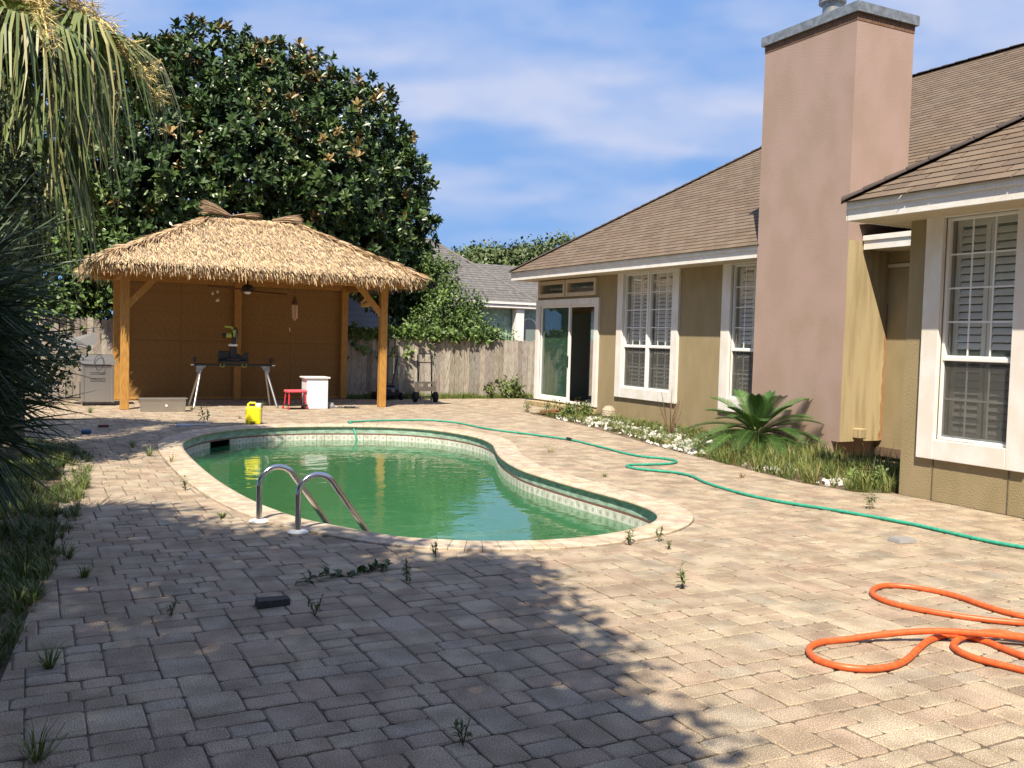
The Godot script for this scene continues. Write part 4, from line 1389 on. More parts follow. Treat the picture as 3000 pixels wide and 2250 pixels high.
func spray(cnt: int, l: float, w: float, spread: float, sd: int) -> B:
	# loose leaves along short twigs in a ball
	rng.seed = sd
	var b := B.new()
	for k in cnt:
		var q := rv()
		var t := rf(0.7, 1.25)
		b.col = Color(t, t, t)
		leaf(b, q * spread * rf(0.2, 1.0), (rv() + q * 0.7 + Vector3(0, -0.2, 0)).normalized(), Vector3.UP, l * rf(0.7, 1.2), w * rf(0.8, 1.2), rf(0.05, 0.3), rf(0.05, 0.3))
	return b

func scatter(lobes: Array, cnt: int, smin: float, smax: float, cols: Array, sd: int, upb := 0.5, shell := 0.72, inner := 0.55, top_col = null) -> Array:
	# places on the lobes' outsides: [transforms, colours]; lobes are [centre, radii]
	rng.seed = sd
	var wsum := 0.0
	for l in lobes: wsum += l[1].x * l[1].y + l[1].y * l[1].z + l[1].x * l[1].z
	var xs := []
	var cs := []
	var tries := 0
	while xs.size() < cnt and tries < cnt * 6:
		tries += 1
		var r := rng.randf() * wsum
		var L = lobes[0]
		for l in lobes:
			r -= l[1].x * l[1].y + l[1].y * l[1].z + l[1].x * l[1].z
			if r <= 0:
				L = l
				break
		var q := rv()
		var p: Vector3 = L[0] + q * L[1] * rf(shell, 1.06)
		var deep := false
		for l in lobes:
			if l != L and ((p - l[0]) / l[1]).length() < inner:
				deep = true
				break
		if deep or p.y < 0.02: continue
		var up := (q + Vector3.UP * upb + rv() * 0.45).normalized()
		xs.append(Transform3D(basis_up(up, rf(0, TAU)).scaled(Vector3.ONE * rf(smin, smax)), p))
		var c: Color = cols[rng.randi() % cols.size()]
		if top_col != null and q.y > 0.35 and rng.randf() < 0.18: c = top_col
		cs.append(c * rf(0.8, 1.2))
	return [xs, cs]

func limb(b: B, a: Vector3, e: Vector3, r0: float, r1: float, bend := 0.25) -> void:
	var m := (a + e) / 2 + rv() * bend
	b.tube([a, a.lerp(m, 0.5) + rv() * bend * 0.2, m, m.lerp(e, 0.5) + rv() * bend * 0.2, e], [r0, lerpf(r0, r1, 0.3), lerpf(r0, r1, 0.55), lerpf(r0, r1, 0.8), r1], 7)

func tree(nm: String, label: String, base: Vector3, lobes: Array, leaf_b: B, m: Material, cnt: int, smin: float, smax: float, cols: Array, sd: int, tr: float, fork: float, cat := "tree", upb := 0.5, top_col = null, shell := 0.72, inner := 0.55) -> Node3D:
	var t := thing(nm, label, cat, base)
	var s := scatter(lobes, cnt, smin, smax, cols, sd, upb, shell, inner, top_col)
	var o := multi("crown", leaf_b, m, t, s[0], s[1])
	o.set_meta("kind", "stuff")
	o.position = -base
	var b := B.new()
	rng.seed = sd + 1
	var f := base + Vector3(rf(-0.2, 0.2), fork, rf(-0.2, 0.2))
	b.tube([base - Vector3(0, 0.1, 0), base + Vector3(0, 0.15, 0), base.lerp(f, 0.5), f], [tr * 1.35, tr * 1.1, tr * 0.95, tr * 0.85], 9)
	wpart("trunk", b, M.bark, t)
	for l in lobes:
		var lb := B.new()
		limb(lb, f - Vector3(0, 0.05, 0), l[0] + rv() * 0.2, tr * 0.5, tr * 0.08, 0.35)
		for k in 3: limb(lb, f.lerp(l[0], rf(0.5, 0.9)), l[0] + rv() * l[1] * 0.8, tr * 0.16, tr * 0.03, 0.15)
		wpart("limb", lb, M.bark, t)
	return t

func ball(x: float, y: float, z: float, r: float, ry := -1.0) -> Array:
	return [Vector3(x, y, z), Vector3(r, ry if ry > 0 else r, r)]

func blades(cnt: int, l: float, w: float, lean: float, sd: int) -> B:
	# a tuft of grass
	rng.seed = sd
	var b := B.new()
	for k in cnt:
		var an := rf(0, TAU)
		var d := Vector3(cos(an), 0, sin(an))
		var ln := rf(0.1, 1.0) * lean
		var hh := l * rf(0.5, 1.15)
		var p := d * rf(0, 0.35) * l * 0.4
		var t := rf(0.7, 1.25)
		b.col = Color(t * rf(0.9, 1.15), t, t * rf(0.7, 1.0))
		b.strip([p, p + Vector3.UP * hh * 0.5 + d * ln * hh * 0.25, p + Vector3.UP * hh * (1.0 - 0.25 * ln) + d * ln * hh * 0.8], [w, w * 0.8, 0.0], d.cross(Vector3.UP).rotated(Vector3.UP, rf(-0.6, 0.6)))
	return b

func palm_frond(b: B, p: Vector3, dir: Vector3, pl: float, l: float, segs: int, hang: float, cols: Array) -> void:
	# costapalmate fan: stalk, then segments that fan out and hang from their tips
	var d := dir.normalized()
	var q := p + d * pl * 0.5 + Vector3(0, -0.02, 0)
	var e := p + d * pl + Vector3(0, -pl * 0.22, 0)
	b.col = cols[0]
	b.tube([p, q, e], [0.022, 0.016, 0.012], 5)
	var fwd := (e - q).normalized()
	var side := fwd.cross(Vector3.UP).normalized()
	if side.length() < 0.1: side = Vector3.RIGHT
	for k in segs:
		var f := (k + 0.5) / segs * 2.0 - 1.0
		var an := f * 2.0
		var o := e + fwd * (0.30 * (1.0 - absf(f))) + Vector3(0, -0.12 * (1.0 - absf(f)), 0)
		var dd := (fwd * cos(an) + side * sin(an) + Vector3(0, 0.18, 0)).normalized()
		var ll := l * rf(0.75, 1.1) * (1.0 - 0.25 * absf(f))
		var h := hang * rf(0.6, 1.25)
		b.col = (cols[rng.randi() % cols.size()] as Color) * rf(0.75, 1.2)
		var p1 := o + dd * ll * 0.40 + Vector3.DOWN * h * 0.02
		var p2 := o + dd * ll * 0.72 + Vector3.DOWN * h * 0.22
		var p3 := o + dd * ll * 0.88 + Vector3.DOWN * h * 0.58 + rv() * 0.04
		var p4 := o + dd * ll * 0.92 + Vector3.DOWN * h * 1.0 + rv() * 0.14
		var ws := dd.cross(Vector3.UP).normalized().rotated(dd, rf(-0.5, 0.5))
		b.strip([o, p1, p2, p3, p4], [0.005, 0.018, 0.016, 0.010, 0.0], ws)

func build_trees() -> void:
	# ---------- magnolia behind the gazebo
	var ros := cluster(11, 0.22, 0.10, -0.3, 101)
	var G1 := Color(0.035, 0.070, 0.020)
	var G2 := Color(0.050, 0.095, 0.026)
	var G3 := Color(0.075, 0.120, 0.030)
	var bronze := Color(0.27, 0.19, 0.07)
	var lobes := [ball(4.6, 8.2, -28.2, 2.1), ball(2.6, 7.4, -28.2, 2.0), ball(6.6, 8.1, -27.8, 1.9), ball(8.3, 7.4, -27.8, 2.0), ball(9.3, 6.2, -27.6, 1.7), ball(9.65, 4.9, -27.4, 1.45), ball(9.6, 3.6, -27.2, 1.35), ball(1.4, 6.2, -28, 2.0), ball(3.2, 5.6, -26.9, 2.0), ball(5.4, 6.4, -26.4, 2.0), ball(7.3, 5.6, -26.2, 1.9), ball(8.4, 4.3, -26.4, 1.6), ball(4.4, 4.6, -26.6, 1.7), ball(6.4, 4.2, -26.4, 1.6), ball(6.4, 8.2, -29.6, 1.9), ball(3.6, 8.1, -29.8, 1.9), ball(8.8, 6.0, -29.6, 2.2), ball(2.4, 3.9, -27.0, 1.6)]
	tree("magnolia_tree", "large dark glossy magnolia tree with bronze new leaves, behind the gazebo", Vector3(6.2, 0, -28.3), lobes, ros, M.leaf_gloss, 8600, 0.8, 1.25, [G1, G1, G2, G2, G3], 201, 0.24, 2.6, "tree", 0.7, bronze, 0.70, 0.50)
	# ---------- shrub with vines over the fence
	var sp := spray(12, 0.15, 0.085, 0.30, 102)
	var V1 := Color(0.085, 0.145, 0.030)
	var V2 := Color(0.115, 0.180, 0.040)
	var V3 := Color(0.055, 0.105, 0.025)
	tree("vine_covered_shrub", "tall bright green shrub draped with vines beyond the picket fence", Vector3(11.4, 0, -25.6), [ball(10.7, 3.2, -25.5, 0.5), ball(11.1, 2.8, -25.4, 0.5), ball(10.6, 2.4, -25.2, 0.65), ball(11.5, 2.2, -25.2, 0.5), ball(11.2, 1.7, -25.0, 0.7), ball(10.45, 3.75, -25.6, 0.30), ball(12.0, 1.6, -24.9, 0.45), ball(10.0, 1.8, -25.0, 0.6), ball(11.75, 2.75, -25.3, 0.22), ball(10.9, 3.75, -25.6, 0.30), ball(12.5, 1.5, -24.8, 0.3)], sp, M.leaf, 700, 0.45, 0.95, [V1, V2, V3, V1], 202, 0.07, 0.8, "shrub")
	tree("dark_hedge_shrub", "dark shaded shrub behind the fence beside the gazebo post", Vector3(10.5, 0, -27.0), [ball(10.3, 1.7, -26.8, 0.8), ball(10.9, 2.0, -26.8, 0.9), ball(10.6, 2.9, -27, 0.8), ball(10.3, 3.4, -27.4, 0.7)], sp, M.leaf, 420, 0.8, 1.3, [G2, V3], 203, 0.08, 0.7, "shrub")
	tree("leafy_shrub", "leafy shrub in dappled light behind the grill fence", Vector3(-0.4, 0, -26.2), [ball(-3.0, 2.5, -26, 1.6), ball(-1.4, 3.4, -26.2, 1.5), ball(0.2, 2.9, -26, 1.4), ball(1.4, 3.3, -26, 1.2), ball(0.6, 4.6, -26.6, 1.4), ball(-1.2, 5.2, -26.6, 1.6), ball(0.6, 2.2, -25.6, 1.0), ball(1.9, 2.4, -25.8, 1.0), ball(-3.0, 5.0, -26.6, 1.6)], sp, M.leaf, 2600, 0.8, 1.4, [V1, V2, V3, V3], 204, 0.10, 1.2, "shrub")
	# vines along the fence top
	rng.seed = 61
	var fv := thing("fence_vine", "leafy green vine hanging over the top of the picket fence", "vine", Vector3(8.9, 0, -23.68))
	var xs := []
	var cs := []
	for k in 400:
		var x := 7.05 + pow(rng.randf(), 1.25) * 4.6
		var drop := rf(0.0, 0.10) if rng.randf() < 0.93 else rf(0.1, 0.45 if x < 9.9 else 0.12)
		var p := Vector3(x, 1.66 + rf(-0.03, 0.24) - drop * (2.0 if drop > 0.1 else 1.0) * 0.7, -23.71 + (x - 7.0) * 0.041 + rf(-0.14, 0.12))
		if drop > 0.1: p.z += 0.08
		xs.append(Transform3D(basis_up((rv() + Vector3(0, 0.4, 0.6)).normalized(), rf(0, TAU)).scaled(Vector3.ONE * rf(0.35, 0.75)), p))
		cs.append(([V1, V2, V3, Color(0.10, 0.17, 0.035)][rng.randi() % 4] as Color) * rf(0.8, 1.25))
	multi("leaves", spray(6, 0.22, 0.17, 0.14, 103), M.leaf, fv, xs, cs).position = -fv.position
	fv.get_node("leaves").set_meta("kind", "stuff")
	var vs := B.new()
	for k in 9:
		var x := 7.2 + k * 0.42
		vs.tube([Vector3(x, 1.72, -23.66 + (x - 7) * 0.041), Vector3(x + rf(-0.1, 0.1), 1.35, -23.62 + (x - 7) * 0.041), Vector3(x + rf(-0.2, 0.2), rf(0.3, 0.9), -23.63 + (x - 7) * 0.041)], 0.005, 4)
	wpart("stems", vs, M.dead_twig, fv)
	# ---------- far trees
	var far := spray(16, 0.42, 0.24, 0.75, 104)
	var F1 := Color(0.070, 0.105, 0.030)
	var F2 := Color(0.095, 0.135, 0.040)
	var fl := []
	for k in 3: fl.append(ball(33.0 + k * 3.2, 6.2 + k * 0.4 + (0.4 if k == 1 else 0.0), -75 - k, 3.0))
	fl.append(ball(36.5, 4.0, -74, 3.2)); fl.append(ball(31.5, 4.6, -74, 2.4))
	tree("oak_tree", "far rounded oak tree above the grey neighbouring roof, the one nearer the gazebo", Vector3(35, 0, -75), fl, far, M.leaf, 1300, 0.7, 1.1, [F1, F2, F2], 205, 0.35, 2.5)
	var fl2 := []
	for k in 4: fl2.append(ball(40.5 + k * 3.2, 7.4 + (k % 2) * 0.7, -76, 3.2))
	fl2.append(ball(43, 4.2, -74.5, 3.4)); fl2.append(ball(48, 4.6, -74.5, 3.4))
	tree("oak_tree", "far rounded oak tree peeping over the slope of the brown house roof", Vector3(45, 0, -76), fl2, far, M.leaf, 1500, 0.7, 1.1, [F1, F2, F1], 206, 0.35, 2.5)
	# ---------- cabbage palm at the left
	rng.seed = 62
	var base := Vector3(-0.32, 0, -13.3)
	var cp := thing("cabbage_palm", "cabbage palm with a skirt of long drooping yellowish green fan leaves", "palm", base)
	var tb := B.new()
	tb.tube([base, base + Vector3(0.05, 2, 0), base + Vector3(0.1, 4, 0), base + Vector3(0.12, 6.3, 0)], [0.24, 0.19, 0.18, 0.2], 12)
	wpart("trunk", tb, M.bark, cp)
	var hb := B.new()
	for k in 900:
		var an := rf(0, TAU)
		var y := rf(4.7, 6.6)
		var o := Vector3(cos(an), 0, sin(an))
		var p := base + Vector3(0.12, y, 0) + o * 0.19
		var t := rf(0.5, 1.2)
		hb.col = Color(0.40, 0.26, 0.11) * t
		var d := (o * rf(0.3, 1.0) + Vector3(rf(-0.5, 0.5), rf(-0.2, 0.9), rf(-0.5, 0.5))).normalized()
		hb.strip([p, p + d * rf(0.15, 0.45)], [0.012, 0.003], d.cross(rv()).normalized())
	for k in 1500:
		var p := base + Vector3(0.25, 5.75, 0.45) + rv() * Vector3(0.75, 0.38, 0.5) * rf(0.3, 1.0)
		hb.col = Color(0.46, 0.33, 0.16) * rf(0.5, 1.15)
		var d := (rv() + Vector3(0.2, -0.5, 0.2)).normalized()
		hb.strip([p, p + d * rf(0.08, 0.22)], [0.008, 0.002], d.cross(rv()).normalized())
	wpart("boot_fibre", hb, M.leaf_dry, cp)
	var live := [Color(0.13, 0.17, 0.05), Color(0.17, 0.20, 0.065), Color(0.10, 0.145, 0.04), Color(0.25, 0.23, 0.09), Color(0.12, 0.165, 0.05)]
	var top := base + Vector3(0.12, 5.6, 0)
	var fr := [[Vector3(0.9, 0.05, 0.5), 0.95, 1.3, 1.9], [Vector3(1.0, 0.10, -0.1), 1.0, 1.25, 1.7], [Vector3(0.5, -0.05, 0.9), 0.85, 1.2, 1.9], [Vector3(0.05, 0.0, 1.0), 0.9, 1.2, 1.9], [Vector3(-0.6, 0.05, 0.8), 0.95, 1.2, 1.9], [Vector3(0.75, -0.5, 0.5), 0.8, 1.0, 1.6], [Vector3(0.2, -0.6, 0.8), 0.8, 1.1, 1.6], [Vector3(-0.4, -0.5, 0.8), 0.8, 1.1, 1.6], [Vector3(-1.0, 0.2, 0.1), 1.0, 1.2, 1.6], [Vector3(0.3, 0.2, -1.0), 1.0, 1.2, 1.6], [Vector3(-0.5, 0.3, -0.9), 1.0, 1.2, 1.5], [Vector3(0.55, 0.8, 0.1), 0.7, 0.7, 0.5], [Vector3(0.2, 1.0, 0.4), 0.6, 0.7, 0.4], [Vector3(-0.5, 0.9, 0.2), 0.8, 0.8, 0.5], [Vector3(0.9, 0.35, -0.6), 0.9, 0.9, 0.9], [Vector3(0.95, -0.25, 0.1), 0.7, 1.0, 1.5], [Vector3(0.35, -0.9, 0.6), 1.3, 0.9, 1.5], [Vector3(-0.1, -0.9, 0.7), 1.5, 0.9, 1.5], [Vector3(0.6, -0.95, 0.2), 1.4, 0.8, 1.5], [Vector3(-0.5, -0.9, 0.5), 1.6, 0.9, 1.5]]
	for q in fr:
		var b := B.new()
		palm_frond(b, top + Vector3(0, (q[0] as Vector3).y * 0.4, 0), q[0], q[1] * 0.8, q[2] * 0.82, 42, q[3] * 0.8, live)
		wpart("frond", b, M.leaf, cp)
	for q in [Vector3(0.85, 0.12, 0.45), Vector3(0.95, 0.02, 0.15), Vector3(0.2, 0.1, 0.9), Vector3(-0.4, 0.15, 0.9)]:
		# cream flower stalks
		var b := B.new()
		var d: Vector3 = q.normalized()
		b.col = Color(0.60, 0.48, 0.20)
		var pts := []
		for k in 7: pts.append(top + d * (0.2 + 0.24 * k) + Vector3(0, 0.12 - 0.030 * k * k, 0))
		b.tube(pts, 0.012, 5)
		for k in 420:
			var p: Vector3 = pts[2 + rng.randi() % 5] + rv() * 0.10
			var e := (d + rv() * 0.9 + Vector3(0, -0.5, 0)).normalized()
			b.col = Color(0.62, 0.50, 0.22) * rf(0.7, 1.15)
			b.strip([p, p + e * rf(0.08, 0.2)], [0.005, 0.001], e.cross(rv()).normalized())
		wpart("flower_stalk", b, M.leaf_dry, cp)
	# ---------- dim tangle of shrubs under and behind the palm
	var dk := spray(12, 0.13, 0.07, 0.30, 105)
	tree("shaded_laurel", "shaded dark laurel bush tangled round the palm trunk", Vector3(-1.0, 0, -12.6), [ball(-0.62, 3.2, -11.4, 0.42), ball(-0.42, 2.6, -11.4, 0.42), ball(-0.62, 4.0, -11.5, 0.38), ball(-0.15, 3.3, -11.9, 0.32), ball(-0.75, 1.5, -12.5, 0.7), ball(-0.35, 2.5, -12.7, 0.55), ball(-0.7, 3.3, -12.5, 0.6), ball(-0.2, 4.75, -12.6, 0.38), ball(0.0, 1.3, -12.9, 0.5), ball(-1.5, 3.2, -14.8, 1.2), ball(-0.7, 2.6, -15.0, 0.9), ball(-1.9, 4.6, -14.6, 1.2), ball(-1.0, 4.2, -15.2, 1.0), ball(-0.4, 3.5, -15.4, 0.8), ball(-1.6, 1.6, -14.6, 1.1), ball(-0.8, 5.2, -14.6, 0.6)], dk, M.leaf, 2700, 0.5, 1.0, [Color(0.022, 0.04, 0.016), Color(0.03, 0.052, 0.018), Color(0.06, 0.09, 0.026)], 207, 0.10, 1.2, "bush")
	# ---------- yucca in the near left
	rng.seed = 63
	var yb := Vector3(-0.46, 0, -7.9)
	var yu := thing("spiky_yucca", "dark bluish green spiky yucca leaning in from the picture's left edge", "yucca", yb)
	var yt := B.new()
	yt.tube([yb, yb + Vector3(0.03, 0.8, 0), yb + Vector3(0, 1.75, 0)], [0.12, 0.09, 0.08], 9)
	wpart("trunk", yt, M.bark, yu)
	var ybl := B.new()
	for k in 1500:
		var q := rv()
		var c := yb + Vector3(0, rf(0.8, 2.1), 0)
		var d := (q + Vector3(0, 0.05, 0)).normalized()
		var l := rf(0.70, 1.05)
		var t := rf(0.6, 1.3)
		ybl.col = Color(0.055, 0.090, 0.048) * t
		var dr := Vector3.DOWN * rf(0.02, 0.16)
		ybl.strip([c + d * 0.06, c + d * l * 0.55 + dr * 0.3, c + d * l + dr], [0.010, 0.008, 0.0], d.cross(rv()).normalized())
	wpart("leaves", ybl, M.leaf, yu)
	# ---------- the trees that shade this corner, behind and beside the camera
	var sh := spray(16, 0.15, 0.085, 0.34, 106)
	var discs := [[0.9, -3.0, 1.25, 6.2], [1.4, -4.3, 1.05, 6.4], [2.4, -5.2, 0.75, 6.0], [1.5, -5.8, 1.1, 6.6], [2.8, -6.0, 0.5, 6.3], [2.1, -7.1, 0.6, 6.2], [2.1, -3.3, 0.55, 6.0], [2.35, -4.3, 0.5, 6.2], [0.8, -7.3, 1.1, 6.8], [0.6, -8.5, 0.7, 6.2], [-0.6, -5.2, 1.7, 6.8], [-0.9, -8.2, 1.4, 6.5], [-1.0, -2.4, 1.9, 7.0], [0.0, -1.0, 1.5, 7.2], [-0.7, -10.2, 1.0, 6.0], [-2.6, -6.0, 2.0, 7.0], [-2.6, -2.5, 2.0, 7.4], [1.3, -1.9, 0.8, 6.0], [-2.8, -9.5, 1.6, 6.4], [-0.2, -11.8, 0.5, 5.6]]
	var sl := []
	for q in discs: sl.append([Vector3(q[0] - 0.45 * q[3], q[3], q[1] + 0.57 * q[3]), Vector3(q[2], q[2] * 0.7, q[2])])
	var bl := []
	for q in [[-9.0, 5.0, -6.0, 2.4], [-8.0, 5.5, -1.0, 2.6], [-7.0, 6.5, 4.5, 2.8], [-3.0, 6.5, 7.0, 3.0], [1.5, 6.8, 8.0, 3.0], [6.0, 6.2, 8.5, 3.0], [-5.0, 3.0, 7.5, 2.4], [3.5, 3.2, 10.0, 2.6], [-8.5, 2.5, -3.5, 2.0], [-8.0, 2.6, 1.5, 2.2], [-1.0, 9.5, 8.5, 2.6], [-5.0, 9.5, 3.0, 2.6], [-6.5, 3.0, -10.0, 2.0]]: bl.append(ball(q[0], q[1], q[2], q[3]))
	tree("screen_oak", "large oak behind the camera that closes off the sky over the corner", Vector3(-4.5, 0, 8.5), bl, far, M.leaf, 2600, 0.6, 0.95, [V3, G2, V1], 209, 0.35, 2.5, "tree", 0.4)
	tree("shade_oak", "broad oak tree overhead whose shade falls on the near paving", Vector3(-5.2, 0, 2.6), sl, sh, M.leaf, 8000, 0.75, 1.15, [V1, V3, G2], 208, 0.26, 3.2, "tree", 0.4, null, 0.15, 0.0)

func sago(at: Vector3) -> void:
	rng.seed = 64
	var t := thing("sago_palm", "green sago palm with stiff feathery fronds in front of the chimney", "sago palm", at)
	var b := B.new()
	b.tube([Vector3(0, -0.05, 0), Vector3(0, 0.18, 0), Vector3(0, 0.34, 0)], [0.14, 0.13, 0.08], 10)
	for k in 120:
		var an := rf(0, TAU)
		var y := rf(0.02, 0.32)
		b.strip([Vector3(cos(an) * 0.12, y, sin(an) * 0.12), Vector3(cos(an) * 0.17, y + 0.07, sin(an) * 0.17)], [0.02, 0.004], Vector3(-sin(an), 0, cos(an)))
	part("trunk", b, M.bark, t)
	for k in 50:
		var an := k * 2.399963
		var el: float = lerpf(1.15, -0.18, pow(k / 49.0, 0.75)) + rf(-0.08, 0.08)
		var l := rf(1.0, 1.3) * (0.8 if k < 6 else 1.0)
		var d := Vector3(cos(an), 0, sin(an))
		var fb := B.new()
		var pts := []
		for i in 13:
			var s := i / 12.0
			pts.append(Vector3(0, 0.30, 0) + d * l * s * cos(el) + Vector3.UP * l * (s * sin(el) - 0.50 * s * s * maxf(0.30, cos(el))))
		var tone := rf(0.8, 1.2)
		fb.col = Color(0.11, 0.15, 0.04) * tone
		fb.tube(pts, [0.010, 0.010, 0.009, 0.009, 0.008, 0.008, 0.007, 0.006, 0.006, 0.005, 0.004, 0.003, 0.002], 5, false)
		var side := d.cross(Vector3.UP)
		for i in 54:
			var s := 0.14 + 0.86 * i / 53.0
			var f := s * 12.0
			var p: Vector3 = pts[mini(int(f), 11)].lerp(pts[mini(int(f) + 1, 12)], f - int(f))
			var tg: Vector3 = (pts[mini(int(f) + 1, 12)] - pts[mini(int(f), 11)]).normalized()
			var nr := side.cross(tg).normalized()
			if nr.y < 0: nr = -nr
			var ll := 0.21 * sin(clampf(s * 2.9, 0.3, 2.75)) + 0.02
			fb.col = Color(0.05, 0.115, 0.024) * tone * rf(0.8, 1.25)
			for sg in [-1.0, 1.0]:
				var q: Vector3 = (side * sg + tg * 0.75 + nr * 0.28).normalized()
				fb.strip([p, p + q * ll * 0.6, p + q * ll + Vector3.DOWN * 0.012], [0.0058, 0.005, 0.0], tg)
		part("frond", fb, M.leaf, t)

func weed(at: Vector3, label: String, kind: int, size: float, sd: int) -> void:
	rng.seed = sd
	var t := thing("weed", label, "weed", at, rf(0, TAU), "weeds growing in the paving joints")
	if kind == 0:
		# leafy stem
		var st := B.new()
		var lv := B.new()
		for k in 3:
			var an := rf(0, TAU)
			var e := Vector3(cos(an) * 0.35, rf(0.7, 1.0), sin(an) * 0.35) * size
			st.tube([Vector3.ZERO, e * 0.5 + Vector3(0, 0.05 * size, 0), e], [0.004, 0.003, 0.002], 4)
			for i in 9:
				var f := rf(0.25, 1.0)
				lv.col = Color(0.10, 0.15, 0.045) * rf(0.7, 1.3)
				leaf(lv, e * f, (rv() + Vector3(0, 0.2, 0)).normalized(), Vector3.UP, size * rf(0.25, 0.45), size * 0.12)
		part("stem", st, M.dead_twig, t)
		part("leaves", lv, M.leaf, t)
	else:
		var g := blades(46 if kind == 1 else 22, size * 0.75, 0.003, 2.0 if kind == 1 else 2.3, sd + 7)
		var tint: Color = Color(0.13, 0.17, 0.05) if kind == 1 else Color(0.24, 0.19, 0.08)
		var gb := B.new()
		gb.add(g, Transform3D(), tint)
		part("blades", gb, M.leaf, t)

func grass_field(nm: String, label: String, polys: Array, cnt: int, l: float, cols: Array, sd: int, smin: float, smax: float, lean := 1.0, clump := 0.0) -> void:
	var tuft := blades(15, l, 0.0034, lean, sd)
	rng.seed = sd + 3
	var fn := FastNoiseLite.new()
	fn.seed = sd; fn.frequency = 0.9
	var xs := []
	var cs := []
	var lo := Vector2(1e9, 1e9)
	var hi := Vector2(-1e9, -1e9)
	for p in polys:
		for q in p:
			lo = lo.min(q); hi = hi.max(q)
	var tries := 0
	while xs.size() < cnt and tries < cnt * 20:
		tries += 1
		var q := Vector2(rf(lo.x, hi.x), rf(lo.y, hi.y))
		var ok := false
		for p in polys:
			if Geometry2D.is_point_in_polygon(q, p): ok = true
		if not ok: continue
		var k := fn.get_noise_2d(q.x * 1.6, q.y * 1.6)
		if k < clump - 0.25 + rf(-0.15, 0.15): continue
		xs.append(Transform3D(Basis(Vector3.UP, rf(0, TAU)).scaled(Vector3(1, rf(0.8, 1.2), 1) * rf(smin, smax) * (0.75 + 0.6 * clampf(k + 0.3, 0, 1))), Vector3(q.x, -0.03, q.y)))
		cs.append((cols[rng.randi() % cols.size()] as Color) * rf(0.8, 1.2))
	var o := multi(nm, tuft, M.leaf, self, xs, cs)
	o.set_meta("kind", "stuff"); o.set_meta("label", label)

func hose_pts(a: Array, r: float) -> Array:
	var v := []
	for p in a: v.append(Vector3(p[0], r + (p[2] if p.size() > 2 else 0.0), p[1]))
	return catmull(v, false, 6)

